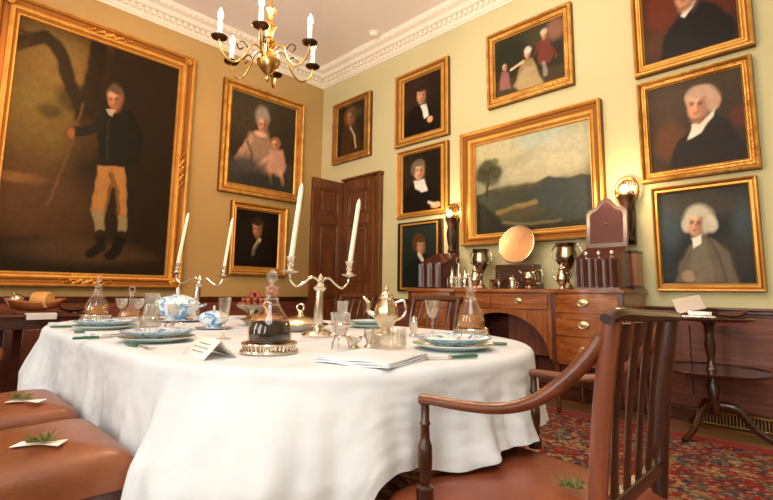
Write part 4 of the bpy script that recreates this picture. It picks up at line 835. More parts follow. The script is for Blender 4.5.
# ------------------------------------------------------------------ sideboard
M['handle_metal'] = plain('worn_brass_handle', (206, 190, 150), .28, .85)
SB = thing('sideboard', 'inlaid mahogany sideboard with arched kneehole and bowed drawers, below the landscape', 'sideboard', (3.41, 0, 0))
def front(xa, n=16):  # bow front depth for end sections
    return None
def sbx(x): return x-3.41
def endpoly(x0, x1, bow=.05):
    n = 12; pts = [(sbx(x0), -.05), (sbx(x0), -.57)]
    for k in range(n+1): t = k/n; pts.append((sbx(x0+.02+(x1-x0-.04)*t), -.58-bow*sin(pi*t)))
    return pts+[(sbx(x1), -.57), (sbx(x1), -.05)]
top = MB(); tp = [(sbx(2.30), -.04)]
for x0, x1, bw in ((2.30, 2.93, .05), (2.93, 3.88, 0), (3.88, 4.47, .05)):
    for k in range(11): t = k/10; tp.append((sbx(x0+(x1-x0)*t), -.60-bw*sin(pi*t)))
tp.append((sbx(4.47), -.04)); top.prism(tp, .955, .985); top.build('top', M['satin_x'], SB, bevel=.004)
for (x0, x1) in ((2.34, 2.91), (3.90, 4.45)):
    MB().prism(endpoly(x0, x1), .40, .954).build('carcase', M['satin_x'], SB)
    for z0, z1 in ((.80, .94), (.62, .785), (.42, .605)):
        n = 12; P = []
        for k in range(n+1): t = k/n; P.append((sbx(x0+.035+(x1-x0-.07)*t), -.586-.05*sin(pi*(.06+.88*t))))
        P2 = [(x, y+.03) for x, y in P][::-1]
        dr = MB().prism(P+P2, z0, z1).build('drawer', M['satin_x'], SB, bevel=.003)
        mx = sbx((x0+x1)/2); h = MB(); zc = (z0+z1)/2+.01; yy = -.640
        h.lathe([(.04, 0), (.042, .003), (.034, .006), (.01, .006), (0, .008)], T=rot(pi/2, 'X', (mx, yy, zc)) @ Matrix.Scale(.62, 4, (0, 1, 0)), seg=24)
        h.tube([(mx+.035*cos(q), yy-.012-.006*sin(-q), zc+.026*sin(q)) for q in [pi+pi*i/10 for i in range(11)]], .0035, 6)
        h.build('drawer_handle', M['handle_metal'], dr)
MB().b2(sbx(2.91), sbx(3.90), -.57, -.05, .80, .954).build('centre_carcase', M['satin_x'], SB)
for a, b in ((2.95, 3.32), (3.33, 3.86)):
    dr = MB().b2(sbx(a), sbx(b), -.584, -.56, .815, .94).build('drawer', M['satin_x'], SB, bevel=.003); mx = sbx((a+b)/2); h = MB()
    h.lathe([(.036, 0), (.038, .003), (.03, .006), (0, .007)], T=rot(pi/2, 'X', (mx, -.584, .885)) @ Matrix.Scale(.62, 4, (0, 1, 0)), seg=24)
    h.tube([(mx+.032*cos(q), -.594+.006*sin(-q), .885+.024*sin(q)) for q in [pi+pi*i/10 for i in range(11)]], .0035, 6); h.build('drawer_handle', M['handle_metal'], dr)
for sg, x0, x1 in ((-1, 2.91, 3.40), (1, 3.40, 3.90)):   # arch spandrels
    pts = []; n = 16
    for k in range(n+1): q = pi/2*k/n; pts.append((3.405+sg*.46*sin(q), .42+.355*cos(q)))
    poly = [(sbx(x), z) for x, z in pts]+[(sbx(3.405+sg*.49), .42), (sbx(3.405+sg*.49), .80), (sbx(3.405), .80)]
    MB().prism(poly, .545, .575, T=rot(pi/2, 'X')).build('arch_spandrel', M['satin_z'], SB)
MB().b2(sbx(2.92), sbx(3.89), -.30, -.27, .40, .80).build('kneehole_back', M['dark_x'], SB)
MB().b2(sbx(3.36), sbx(3.88), -.34, -.30, .41, .79).build('kneehole_door', M['dado_z'], SB, bevel=.004)
for x in (2.36, 2.89, 3.92, 4.43):
    for y in (-.555, -.09): MB().lathe([(.013, .01), (.018, .05), (.014, .06), (.027, .40), (.027, .42)], (sbx(x), y, 0), 12).build('leg', M['mahog_z'], SB)
    MB().b2(sbx(x)-.025, sbx(x)+.025, -.594, -.56, .40, .953).build('corner_post', M['mahog_z'], SB, bevel=.004)
SBZ = .985

def knife_box(label, loc, lid):
    r = thing('knife_box', label, 'knife box', loc)
    w, d = .33, .25; n = 24; P = []
    for k in range(n+1):
        t = k/n; P.append((-w/2+w*t, -d/2-.028*(.5+.5*cos(2*pi*t*3))*(1 if .0 <= t <= 1 else 0)))
    P += [(w/2, d/2), (-w/2, d/2)]
    m = MB(); nn = len(P); zf = lambda y: .245+.115*(y+d/2)/d
    v = [(x, y, .015) for x, y in P]+[(x, y, zf(y)) for x, y in P]
    m.add(v, [tuple(range(nn))[::-1], tuple(range(nn, 2*nn))]+[(i, (i+1) % nn, nn+(i+1) % nn, nn+i) for i in range(nn)]); m.build('case', M['knife'], r)
    b = MB(); b.b2(-w/2-.01, w/2+.01, -d/2-.04, d/2+.005, 0, .016); b.build('plinth', M['dark_x'], r, bevel=.003)
    if lid:
        L = MB(); q = [(-w/2, 0), (w/2, 0), (w/2, .30), (w/2-.02, .335), (w/2-.07, .35), (w/2-.11, .40), (0, .44), (-w/2+.11, .40), (-w/2+.07, .35), (-w/2+.02, .335), (-w/2, .30)]
        T = Matrix.Translation((0, d/2, .345)) @ Matrix.Rotation(radians(84), 4, 'X'); L.prism(q, 0, .022, T); lo = L.build('lid', M['knife'], r, bevel=.003)
        s = .8; MB().prism([(x*s, .04+y*s) for x, y in q], .02, .026, T).build('lid_lining', M['red_lining'], lo); MB().ball((0, .2, .027), .012, 10, T).build('inlaid_shell', M['satin_x'], lo)
    else:
        L = MB(); v = [(x*1.02, y*1.02, zf(y)) for x, y in P]+[(x*1.02, y*1.02, zf(y)+.025) for x, y in P]
        L.add(v, [tuple(range(nn))[::-1], tuple(range(nn, 2*nn))]+[(i, (i+1) % nn, nn+(i+1) % nn, nn+i) for i in range(nn)]); L.build('lid', M['knife'], r, bevel=.002)
    for k in range(3): x = (-1+k)*w/3; hl = MB(); hl.tube([(x, -d/2-.034, .03), (x, -d/2-.034, .235)], .007, 8); hl.build('inlaid_rib', M['red_rib'], r)
    if lid:
        for k in range(3): x = (-1+k)*w/3.3; MB().ball((x, -d/2+.055, .285), (.02, .022, .028), 10).build('knife_handle', M['silver'], r)
    return r
M['red_rib'] = plain('mahogany_rib', (92, 40, 30), .25, coat=.4); M['red_lining'] = plain('dark_red_lining', (92, 40, 32), .6)
knife_box('closed mahogany knife box at the left end of the sideboard', (2.55, -.33, SBZ), False)
knife_box('open mahogany knife box with upright shaped lid at the right end of the sideboard', (4.235, -.36, SBZ), True)
# inlaid pedestal box on the end of the sideboard carrying nothing
pb = thing('tea_caddy', 'narrow inlaid wooden caddy between the open knife box and the grey-coat portrait', 'caddy', (4.385, -.125, SBZ+.02))
MB().b2(-.06, .06, -.07, .07, .012, .28).build('body', M['satin_z'], pb, bevel=.004); MB().b2(-.068, .068, -.078, .078, .28, .30).build('lid', M['dark_x'], pb, bevel=.004)
MB().b2(-.064, .064, -.074, .074, 0, .012).build('base', M['dark_x'], pb, bevel=.003); MB().b2(-.08, .07, -.09, .09, -.02, 0).build('shelf', M['dark_x'], pb, bevel=.003)
def sconce(label, x, z):
    r = thing('wall_sconce', label, 'wall light', (x, 0, z))
    m = MB(); m.lathe([(.03, -.42), (.045, -.40), (.03, -.36), (.045, -.30), (.055, -.2), (.04, -.12), (.06, -.06), (.07, -.03), (.04, 0)], (0, -.085, 0), 16); m.b2(-.045, .045, -.05, 0, -.44, .02)
    m.build('carved_bracket', M['bronze_body'], r)
    hood = MB(); v = []; f = []; n, q = 14, 12
    for i in range(n+1):
        a = pi*(i/n)
        for k in range(q+1):
            b = -pi*.42+pi*.84*k/q; rr = .085*(.55+.45*sin(a*.5+.2)); v.append((rr*sin(b)+.0, -.02-.05*sin(a)*cos(b)-.03, -.1+.27*i/n))
    for i in range(n):
        for k in range(q): f.append((i*(q+1)+k, i*(q+1)+k+1, (i+1)*(q+1)+k+1, (i+1)*(q+1)+k))
    hood = MB(); hood.torus((0, -.06, .02), .085, .012, 28, 8, axis='y', T=Matrix.Scale(1.25, 4, (0, 0, 1)))
    for k in range(-3, 4): hood.tube(spline([(k*.012, -.05, -.08), (k*.026, -.09, .03), (k*.02, -.06, .12)], 4), .005, 6)
    hood.build('gilt_scrollwork', M['brass'], r)
    bk = MB(); bk.lathe([(0, 0), (.075, 0), (.08, .006), (0, .008)], T=rot(pi/2, 'X', (0, -.012, .03)) @ Matrix.Scale(1.5, 4, (0, 1, 0)), seg=24); bk.build('reflector', M['silver_gilt'], r)
    b = MB(); b.ball((0, -.115, .02), (.03, .03, .042), 14); b.build('bulb', M['glow'], r)
    ld = bpy.data.lights.new('sconce_light', 'POINT'); ld.energy = 9; ld.color = (1, .72, .4); ld.shadow_soft_size = .04
    lo = bpy.data.objects.new('sconce_light', ld); COL.objects.link(lo); lo.location = (x-.02, -.24, z+.05)
M['bronze_body'] = noisy('dark_carved_figure', [(.3, (36, 22, 16)), (.7, (84, 54, 36))], 12, .3, .3)
sconce('dark carved wall sconce with glowing bulb beside the black-framed portrait', 2.52, 1.80)
sconce('dark carved wall sconce with glowing bulb above the open knife box', 4.355, 1.81)

def on_sb(name, label, cat, x, y=-.36): return thing(name, label, cat, (x, y, SBZ))
def handle(pts, r, mat, parent, name='handle', n=6): MB().tube(spline(pts, n), r, 8).build(name, mat, parent)
SV = M['silver']; SD = M['silver_dark']
# salver leaning on a dark stand
s = thing('salver', 'round rosy silver salver propped upright at the centre of the sideboard', 'salver', (3.385, -.235, 1.228), rxyz=(radians(76), 0, 0))
MB().lathe([(0, 0), (.165, 0), (.175, .008), (.185, .012), (.19, .022), (.18, .022), (.165, .012), (0, .008)], (0, .19, 0), 40).build('dish', M['copper'], s)
MB().torus((0, .19, .018), .183, .008, 40, 8).build('rim', M['silver_gilt'], s)
st = on_sb('display_stand', 'low dark wooden stand under the round salver', 'stand', 3.385, -.20)
MB().b2(-.22, .22, -.10, .10, 0, .06).build('base', M['dark_x'], st, bevel=.006); MB().b2(-.20, .20, -.07, .09, .06, .235).build('riser', M['dark_x'], st, bevel=.006)
def cruet(x):
    r = on_sb('cruet_stand', 'silver cruet frame with clustered bottles left on the sideboard', 'cruet', x, -.42)
    MB().lathe([(.10, 0), (.11, .008), (.10, .016), (0, .016)], seg=28).build('tray', SV, r)
    for k in range(6):
        a = k*pi/3; b = MB(); b.lathe([(.026, .016), (.03, .05), (.028, .09), (.012, .115), (.013, .14), (.018, .145), (.006, .155), (.01, .168), (0, .175)], (cos(a)*.065, sin(a)*.065, 0), 14); b.build('bottle', M['glass_cut'] if k % 2 else SV, r)
    m = MB(); m.torus((0, 0, .085), .1, .004, 28, 6); m.tube([(0, 0, .016), (0, 0, .2)], .005, 8); m.torus((0, 0, .225), .026, .005, 18, 6, axis='y')
    for k in range(4): a = k*pi/2+.4; m.tube([(cos(a)*.1, sin(a)*.1, .01), (cos(a)*.1, sin(a)*.1, .085)], .004, 6)
    m.build('frame', SV, r); return r
q_ = cruet(2.86); q_.scale = (1.15, 1.15, 1.25)
def urn(label, x, y=-.34, s=1.0, zs=1.0):
    r = on_sb('two_handled_urn', label, 'urn', x, y)
    m = MB(); m.lathe([(a*s, b*zs) for a, b in [(.065, 0), (.068, .012), (.05, .03), (.022, .06), (.018, .11), (.03, .13), (.02, .15), (.05, .19), (.085, .24), (.09, .30), (.075, .35), (.085, .39), (.095, .40), (.085, .40), (.07, .35), (0, .33)]], seg=28); m.build('body', SD, r)
    for sg in (-1, 1): handle([(sg*.08*s, 0, .25*zs), (sg*.125*s, 0, .27*zs), (sg*.135*s, 0, .33*zs), (sg*.10*s, 0, .385*zs), (sg*.085*s, 0, .375*zs)], .006, SD, r)
    return r
urn('tall two-handled silver urn behind the cruet frame', 2.99, -.22, .95, 1.0); urn('tall two-handled silver urn between jug and open knife box', 3.88, -.22, 1.0, 1.02)
def coffee_pot(label, x, y=-.42, s=1.0):
    r = on_sb('coffee_pot', label, 'coffee pot', x, y)
    MB().lathe([(a*s, b*s) for a, b in [(.04, 0), (.042, .01), (.025, .03), (.05, .07), (.062, .11), (.05, .16), (.035, .2), (.04, .215), (.04, .22)]], seg=24).build('body', SV, r)
    MB().lathe([(a*s, b*s) for a, b in [(.04, .22), (.03, .24), (.012, .25), (.008, .26), (.014, .272), (0, .285)]], seg=20).build('lid', SV, r)
    MB().tube(spline([(-.045*s, 0, .09*s), (-.085*s, 0, .12*s), (-.09*s, 0, .18*s), (-.11*s, 0, .21*s)], 5), [.014*s-.0004*i for i in range(16)], 8).build('spout', SV, r)
    handle([(.04*s, 0, .19*s), (.085*s, 0, .2*s), (.1*s, 0, .14*s), (.05*s, 0, .085*s)], .007*s, M['dark_z'], r); return r
coffee_pot('bright silver coffee pot right of the cruet frame', 3.08, -.46, .78); coffee_pot('bright silver coffee pot beside the open knife box', 3.94, -.46, .78)
r = on_sb('silver_salt_cellar', 'low silver footed dish under the round salver', 'dish', 3.33, -.44)
MB().lathe([(.085, .075), (.09, .085), (.082, .085), (.07, .06), (.02, .05), (0, .05)], seg=28).build('bowl', SD, r)
for k in range(4): a = k*pi/2+.5; MB().tube(spline([(cos(a)*.08, sin(a)*.08, .005), (cos(a)*.085, sin(a)*.085, .04), (cos(a)*.075, sin(a)*.075, .07)], 4), .006, 6).build('foot', SD, r)
MB().tube([(-.085, 0, .08), (.085, 0, .08)], .006, 8).build('cross_bar', SV, r)
r = on_sb('mustard_pot', 'small silver lidded pot right of the low footed dish', 'pot', 3.475, -.45)
MB().lathe([(.03, 0), (.034, .02), (.03, .07), (.034, .075), (.02, .1), (.006, .11), (.01, .12), (0, .128)], seg=20).build('body', SV, r); handle([(.03, 0, .06), (.055, 0, .055), (.05, 0, .02), (.033, 0, .02)], .004, SV, r)
r = on_sb('silver_jug', 'bulbous silver jug with big loop handle on the sideboard', 'jug', 3.63, -.43)
MB().lathe([(.045, 0), (.048, .012), (.035, .03), (.07, .065), (.08, .10), (.07, .135), (.062, .15), (.07, .165), (.065, .165), (.055, .15), (0, .12)], seg=28).build('body', SD, r)
handle([(.065, 0, .15), (.11, 0, .165), (.13, 0, .11), (.10, 0, .05), (.07, 0, .055)], .007, SV, r); MB().tube([(-.055, 0, .12), (-.085, 0, .15), (-.10, 0, .165)], [.02, .014, .008], 8).build('spout', SD, r)

# ------------------------------------------------------------------ two-tier table on the right
tt = thing('two_tier_table', 'dark two-tier tripod table with round tops against the right end of the back wall', 'table', (4.93, -.37, 0))
def tier(z, rad): return MB().lathe([(0, z-.014), (rad-.03, z-.014), (rad-.005, z-.006), (rad, z+.004), (rad-.008, z+.008), (rad-.018, z), (0, z)], seg=40)
tier(.79, .265).build('upper_tier', M['dark_x'], tt); tier(.445, .345).build('lower_tier', M['dark_x'], tt)
MB().lathe([(.035, .15), (.04, .2), (.03, .26), (.04, .33), (.025, .36), (.03, .43), (.045, .435), (.03, .46), (.022, .52), (.035, .6), (.026, .68), (.03, .74), (.05, .776)], seg=20).build('column', M['dark_z'], tt)
for a in (radians(-112), radians(8), radians(128)):
    pts = spline([(cos(a)*.02, sin(a)*.02, .21), (cos(a)*.12, sin(a)*.12, .2), (cos(a)*.21, sin(a)*.21, .09), (cos(a)*.30, sin(a)*.30, .03), (cos(a)*.335, sin(a)*.335, .02)], 6); n = len(pts)
    MB().tube(pts, [(.02-.006*i/n, .032-.016*i/n) for i in range(n)], 10).build('leg', M['dark_z'], tt)
M['silver_plain'] = plain('satin_silver', (214, 206, 196), .4, .8)
bk = thing('silver_box', 'open silver box with raised lid on the two-tier table', 'box', (4.88, -.42, .79), .25)
MB().b2(-.13, .10, -.07, .07, .006, .022).build('tray', SV, bk, bevel=.004); MB().b2(-.06, .08, -.05, .05, .022, .05).build('box', SV, bk, bevel=.004)
MB().b2(-.09, .09, 0, .008, 0, .12, T=Matrix.Translation((-.03, .02, .05)) @ Matrix.Rotation(radians(-35), 4, 'X') @ Matrix.Rotation(radians(-16), 4, 'Y')).build('lid', M['silver_plain'], bk, bevel=.002)
fs = thing('wooden_dish', 'dark brown boat-shaped wooden dish beside the open silver box', 'dish', (5.07, -.36, .795), .3)
MB().tube(spline([(-.08, 0, .03), (-.03, 0, .022), (.03, 0, .024), (.085, 0, .055)], 5), [(.012+.03*sin(pi*i/15), .006+.012*sin(pi*i/15)) for i in range(16)], 10).build('bowl', M['mahog_x'], fs)

# ------------------------------------------------------------------ left wall side table
lt = thing('side_table', 'mahogany kneehole side table against the left wall beneath the full-length portrait', 'table', (.42, -3.50, 0))
MB().b2(-.34, .38, -.85, .45, .695, .72).build('top', M['mahog_y'], lt, bevel=.006); MB().b2(-.34, .36, -.83, .43, .60, .695).build('apron', M['dark_y'], lt, bevel=.004)
MB().b2(-.33, .365, -.09, .40, .06, .60).build('pedestal', M['mahog_z'], lt, bevel=.004); MB().b2(-.34, .37, -.10, .41, 0, .06).build('plinth', M['dark_y'], lt, bevel=.004)
for y in (-.80, -.18): MB().b2(.30, .36, y-.03, y+.03, 0, .60).build('leg', M['black_z'] if 'black_z' in M else M['dark_z'], lt, bevel=.004)
cc = thing('cheese_cradle', 'boat-shaped wooden cheese cradle on the left side table', 'cradle', (.60, -3.50, .72), pi/2)
m = MB(); v = []; f = []; n, q = 12, 12
for i in range(n+1):
    t = i/n*2-1
    for k in range(q+1):
        a = pi*k/q; v.append((t*.17*(1+.22*abs(sin(a)-1)), -.085*cos(a), .022+.085*(1-sin(a))+.03*t*t))
for i in range(n):
    for k in range(q): f.append((i*(q+1)+k, i*(q+1)+k+1, (i+1)*(q+1)+k+1, (i+1)*(q+1)+k))
m.add(v, f); o = m.build('trough', M['satin_x'], cc); sm_ = o.modifiers.new('solid', 'SOLIDIFY'); sm_.thickness = .012; sm_.offset = -1
MB().b2(-.13, .13, -.07, .07, 0, .016).build('foot', M['mahog_x'], cc, bevel=.004)
ch = thing('cheese', 'cut yellow round of cheese lying in the wooden cradle', 'cheese', (.60, -3.45, .835), pi/2-.75)
Tc = Matrix.Rotation(pi/2, 4, 'Y')
MB().lathe([(0, -.065), (.066, -.065), (.072, -.058), (.072, .058), (.066, .065), (0, .065)], T=Tc, seg=28).build('round', M['cheese'], ch); MB().lathe([(.0725, -.056), (.0745, 0), (.0725, .056)], T=Tc, seg=28).build('rind', M['rind'], ch)
gb = thing('silver_bowl', 'small upturned silver bowl at the left end of the cheese cradle', 'bowl', (.60, -3.625, .825), rxyz=(.3, -.2, 0))
MB().lathe([(.05, 0), (.054, .01), (.046, .04), (.025, .062), (.010, .066), (.010, .076), (.024, .082), (0, .082)], seg=24).build('bowl', SV, gb)
ln = MB(); ln.b2(.70, .812, -3.58, -3.37, .7202, .732); ln.b2(.8035, .813, -3.58, -3.37, .68, .732); tag(ln.build('folded_napkin', M['linen'], bevel=.003), 'folded white napkin on the front edge of the left side table', 'napkin')
wd_ = thing('wooden_dish', 'dark carved wooden dish right of the cheese cradle on the left side table', 'dish', (.55, -3.19, .72))
MB().tube(spline([(0, -.12, .05), (0, -.05, .03), (0, .05, .04), (0, .14, .10)], 5), [(.02+.04*sin(pi*i/15), .012+.012*sin(pi*i/15)) for i in range(16)], 10, up=(0, 0, 1)).build('bowl', M['dark_y'], wd_); MB().lathe([(.04, 0), (.03, .03), (.02, .035)], seg=14).build('foot', M['dark_z'], wd_)
# ------------------------------------------------------------------ things on the dining table
Z0 = TZ+.001
GL, CG = M['glass'], M['glass_cut']
def at(x, y, z=Z0): return (x, y, z)
def shell(prof, th=.0025):
    # turn an outer profile into a closed vessel wall
    inn = [(max(r-th, 0), z+ (th if i == 0 else 0)) for i, (r, z) in enumerate(prof)][::-1]
    return prof+inn+([(0, prof[0][1]+th)] if inn[-1][0] > 0 else [])
def decanter(name, label, x, y, s, liquid, lvl, coaster, ring=True, z=0, wide=1.0):
    base = .036 if coaster else 0
    r = thing(name, label, 'decanter', at(x, y, Z0+base+z))
    P = [(.072*wide, 0), (.075*wide, .006), (.075*wide, .05), (.066*wide, .085), (.045, .14), (.031, .175), (.026, .2), (.027, .205), (.033, .208), (.027, .213), (.025, .222), (.034, .232), (.032, .236)]
    P = [(a*s, b*s) for a, b in P]; MB().lathe([(0, 0)]+P, seg=32).build('body', GL if liquid != 'wine' else M['winetint'], r)
    L = [(0, .004)]+[(a*s*.95, max(b*s, .004)) for a, b in [(.072*wide, 0), (.074*wide, .01), (.074*wide, lvl*.7), (.072*wide-.02*max(0, lvl-.05)/.09, lvl)]]+[(0, lvl*s)]
    MB().lathe(L, seg=32).build('liquid', M['wine'] if liquid == 'wine' else M['amber'], r)
    nk = MB(); nk.lathe([(.03*s, .176*s), (.034*s, .18*s), (.03*s, .184*s)], seg=24); nk.lathe([(.037*s, .15*s), (.04*s, .155*s), (.036*s, .16*s)], seg=24); nk.build('neck_rings', CG, r)
    st = MB(); st.lathe([(.018*s, .215*s), (.02*s, .236*s), (.012*s, .24*s), (.01*s, .248*s)], seg=16)
    if ring == 'bull': st.lathe([(0, -.009*s), (.02*s, -.009*s), (.03*s, -.005*s), (.034*s, 0), (.03*s, .005*s), (.02*s, .009*s), (0, .009*s)], T=Matrix.Translation((0, 0, .278*s)) @ Matrix.Rotation(radians(-45), 4, 'Z') @ Matrix.Rotation(pi/2, 4, 'X'), seg=24); st.torus((0, 0, .278*s), .021*s, .006*s, 20, 8, axis='y', T=rotz(radians(40)))
    elif ring: st.torus((0, 0, .268*s), .016*s, .005*s, 20, 8, axis='y', T=rotz(radians(40)))
    else: st.lathe([(.008*s, .245*s), (.013*s, .262*s), (.015*s, .275*s), (.008*s, .30*s), (0, .303*s)], seg=14)
    st.build('stopper', CG, r)
    if coaster:
        c = thing('decanter_coaster', coaster, 'coaster', at(x, y)); R_ = .085*s*wide
        MB().lathe([(0, 0), (R_-.004, 0), (R_-.002, .004), (R_-.004, .033), (0, .035)], seg=36).build('base', M['silver_gilt'], c)
        m = MB(); m.torus((0, 0, .03), R_+.005, .005, 36, 8); m.torus((0, 0, .006), R_+.008, .006, 36, 8)
        for k in range(36): a = 2*pi*k/36; m.tube([(cos(a)*(R_+.002), sin(a)*(R_+.002), .006), (cos(a)*(R_+.006), sin(a)*(R_+.006), .03)], .003, 5)
        m.build('gallery', M['silver'], c)
    return r
decanter('decanter', 'large glass decanter half full of red wine near the middle of the table', 4.268, -3.437, .765, 'wine', .082, 'pierced silver coaster under the red wine decanter', 'bull', wide=1.24)
decanter('decanter', 'tapered glass decanter of golden spirit at the right end of the table', 4.33, -2.37, .82, 'amber', .075, 'silver coaster under the golden decanter at the right end', False, wide=1.08)
decanter('decanter', 'glass decanter of amber spirit at the far left end of the table', 2.17, -3.42, .82, 'amber', .06, 'silver coaster under the amber decanter at the far left', False, wide=1.12)
dm = thing('decanter', 'squat round amber decanter with tall thin neck and ring stopper left of the glass jug', 'decanter', at(2.47, -3.31))
MB().lathe([(0, 0), (.05, 0), (.058, .008), (.066, .035), (.06, .058), (.035, .076), (.014, .09), (.010, .11), (.010, .165), (.016, .17), (.015, .175)], seg=28).build('body', GL, dm)
MB().lathe([(0, .004), (.054, .006), (.062, .034), (.056, .057), (.03, .062), (0, .062)], seg=28).build('liquid', M['amber'], dm); MB().torus((0, 0, .195), .018, .005, 20, 8, axis='y', T=rotz(radians(42))).build('stopper', CG, dm)

def plate(label, x, y, rad, under=True, pat=None, group=None):
    r = thing('dinner_plate', label, 'plate', at(x, y), 0, group)
    s = rad/.14
    lo = [(0, .004), (.08, .004), (.085, 0), (.09, .004), (.12, .012), (.14, .022), (.141, .025), (.12, .017), (.09, .009), (0, .008)]
    MB().lathe([(a*s, b*s) for a, b in lo], seg=48).build('well', pat or M['delft'], r); MB().torus((0, 0, .0235*s), .1395*s, .002, 48, 6).build('rim_line', M['rim_blue'], r); return r
def under_plate(label, x, y, rad):
    r = thing('under_plate', label, 'plate', at(x, y)); s = rad/.14
    MB().lathe([(a*s, b*s) for a, b in [(0, .004), (.08, .004), (.085, 0), (.09, .004), (.12, .010), (.14, .018), (.1405, .021), (.12, .013), (.09, .007), (0, .006)]], seg=48).build('well', M['celadon'], r); return r
M['rim_blue'] = plain('blue_rim', (120, 168, 196), .2)
under_plate('pale green plate under the blue plate at the right end of the table', 4.60, -2.88, .147); p = plate('blue and white plate at the right end of the table', 4.60, -2.88, .138); p.location.z += .019
under_plate('pale green plate under the blue plate beside the place card', 3.70, -3.585, .137); p = plate('blue and white plate beside the place card on the near side', 3.70, -3.585, .134); p.location.z += .019
under_plate('pale green plate under the blue plate at the far left setting', 2.98, -3.58, .14); p = plate('blue and white plate at the far left setting of the table', 2.98, -3.58, .134); p.location.z += .019
under_plate('pale green lower plate in front of the chair by the door', 3.68, -2.42, .125); p = plate('pale green upper plate in front of the chair by the door', 3.68, -2.42, .12, pat=M['celadon']); p.location.z += .017
M['steel'] = plain('steel_blade', (216, 214, 208), .18, 1)
def cutlery(kind, label, x, y, a):
    r = thing(kind, label, 'knife' if kind == 'table_knife' else 'fork', at(x, y), a)
    MB().tube([(0, 0, .006), (.03, 0, .007), (.085, 0, .008), (.092, 0, .007)], [(.007, .005), (.008, .006), (.0095, .006), (.005, .004)], 10).build('grip', M['green_handle'], r)
    if kind == 'table_knife':
        MB().lathe([(.0075, -.004), (.0085, 0), (.0075, .004)], T=Matrix.Translation((-.002, 0, .006)) @ Matrix.Rotation(pi/2, 4, 'Y'), seg=12).build('ferrule', M['silver'], r)
        MB().prism([(-.003, -.006), (-.003, .006), (-.08, .009), (-.115, .006), (-.125, -.006)], .0045, .0065).build('blade', M['steel'], r)
    else:
        MB().tube([(0, 0, .006), (-.06, 0, .004), (-.075, 0, .003)], [.003, .003, .006], 8).build('neck', M['silver'], r)
        for k in range(3): MB().tube([(-.073, (k-1)*.006, .003), (-.09, (k-1)*.0075, .004), (-.125, (k-1)*.0075, .008)], .0018, 6).build('tine', M['silver'], r)
    return r
a_ = radians
cutlery('table_knife', 'green-handled knife lying left of the right end blue plate', 4.755, -3.10, a_(62))
cutlery('table_fork', 'green-handled fork right of the right end blue plate', 4.60, -2.68, a_(20))
cutlery('table_fork', 'green-handled fork below the plate next to the place card', 3.86, -3.71, a_(185))
cutlery('table_knife', 'green-handled knife between the two near-side settings', 3.47, -3.73, a_(-85))
cutlery('table_fork', 'green-handled fork at the right of the far left plate', 3.17, -3.66, a_(-88))
cutlery('table_knife', 'green-handled knife at the left of the far left plate', 2.79, -3.68, a_(-88))

def napkin(label, x, y, w, d, a):
    m = MB(); n = 14; v = []; f = []
    for lay in range(3):
        o = len(m.v); v = []
        for i in range(n+1):
            for k in range(n+1):
                u, t = i/n-.5, k/n-.5
                v.append((u*w*(1-.02*lay), t*d*(1-.03*lay), .003+.0055*lay+.002*sin(u*9+t*5+lay)))
        m.add(v, [(i*(n+1)+k, (i+1)*(n+1)+k, (i+1)*(n+1)+k+1, i*(n+1)+k+1) for i in range(n) for k in range(n)])
    o = m.build('napkin', M['linen'], loc=at(x, y)); o.rotation_euler = (0, 0, a)
    s_ = o.modifiers.new('solid', 'SOLIDIFY'); s_.thickness = .004; s_.offset = 0
    return tag(o, label, 'napkin')
napkin('folded white napkin in front of the small silver salts', 4.62, -3.30, .25, .25, a_(14))
napkin('folded white napkin between the two near-side blue plates', 3.36, -3.655, .15, .17, a_(5))
napkin('folded white napkin at the far left corner of the table', 2.66, -3.66, .16, .16, a_(10))

# place card (tent) with faint handwriting strokes
pc = thing('place_card', 'white folded tent place card with faint handwriting near the wine decanter', 'card', at(4.215, -3.618), a_(-5))
hgt, dp, ln_ = .054, .05, .19
for sg in (-1, 1):
    m = MB(); v = [(-ln_/2, sg*dp, 0), (ln_/2, sg*dp, 0), (ln_/2, 0, hgt), (-ln_/2, 0, hgt)]; m.add(v, [(0, 1, 2, 3)]); o = m.build('card_face', M['card'], pc); s_ = o.modifiers.new('solid', 'SOLIDIFY'); s_.thickness = .001
m = MB(); rnd = random.Random(3)
for row, (x0, x1) in enumerate(((-.04, .05), (-.055, .06), (-.04, .05))):
    t = .70-.2*row; x = x0
    while x < x1:
        w = rnd.uniform(.005, .013); pts = []
        for i in range(7): u = i/6; tt_ = t+.05*sin(u*12+x*300); pts.append((x+w*u, -dp*(1-tt_)-.0012, hgt*tt_+.0006))
        m.tube(pts, .0005, 4); x += w+.004
m.build('handwriting', M['ink'], pc)

def wineglass(label, x, y, h, rb, tint=None, group=None, kind='goblet'):
    r = thing('wine_glass', label, 'glass', at(x, y), 0, group)
    MB().lathe([(0, .001), (.032, .001), (.033, .004), (.01, .008), (.005, .014), (.0045, h*.28), (.008, h*.32), (.0045, h*.36), (.006, h*.46)], seg=20).build('stem', GL, r)
    MB().lathe([(.006, h*.46), (.015, h*.5), (rb*.72, h*.62), (rb*.88, h*.8), (rb, h), (rb-.002, h), (rb*.84, h*.8), (rb*.68, h*.63), (.012, h*.52), (0, h*.5)], seg=24).build('bowl', tint or GL, r); return r
wineglass('tall clear wine glass left of the golden decanter', 4.20, -2.50, .165, .04)
wineglass('slim wine glass with knopped stem left of the wine decanter', 3.79, -3.36, .17, .027)
wineglass('clear wine glass beside the left of the silver candelabrum column', 3.72, -2.66, .15, .034, CG)
wineglass('clear rounded glass behind the squat amber decanter, left one', 2.12, -3.26, .135, .042, CG)
wineglass('clear rounded glass behind the squat amber decanter, right one', 2.17, -3.17, .135, .042, CG)
wineglass('wine glass between the two near-side blue plates, by the cut glass jug', 3.10, -3.30, .12, .03, CG)
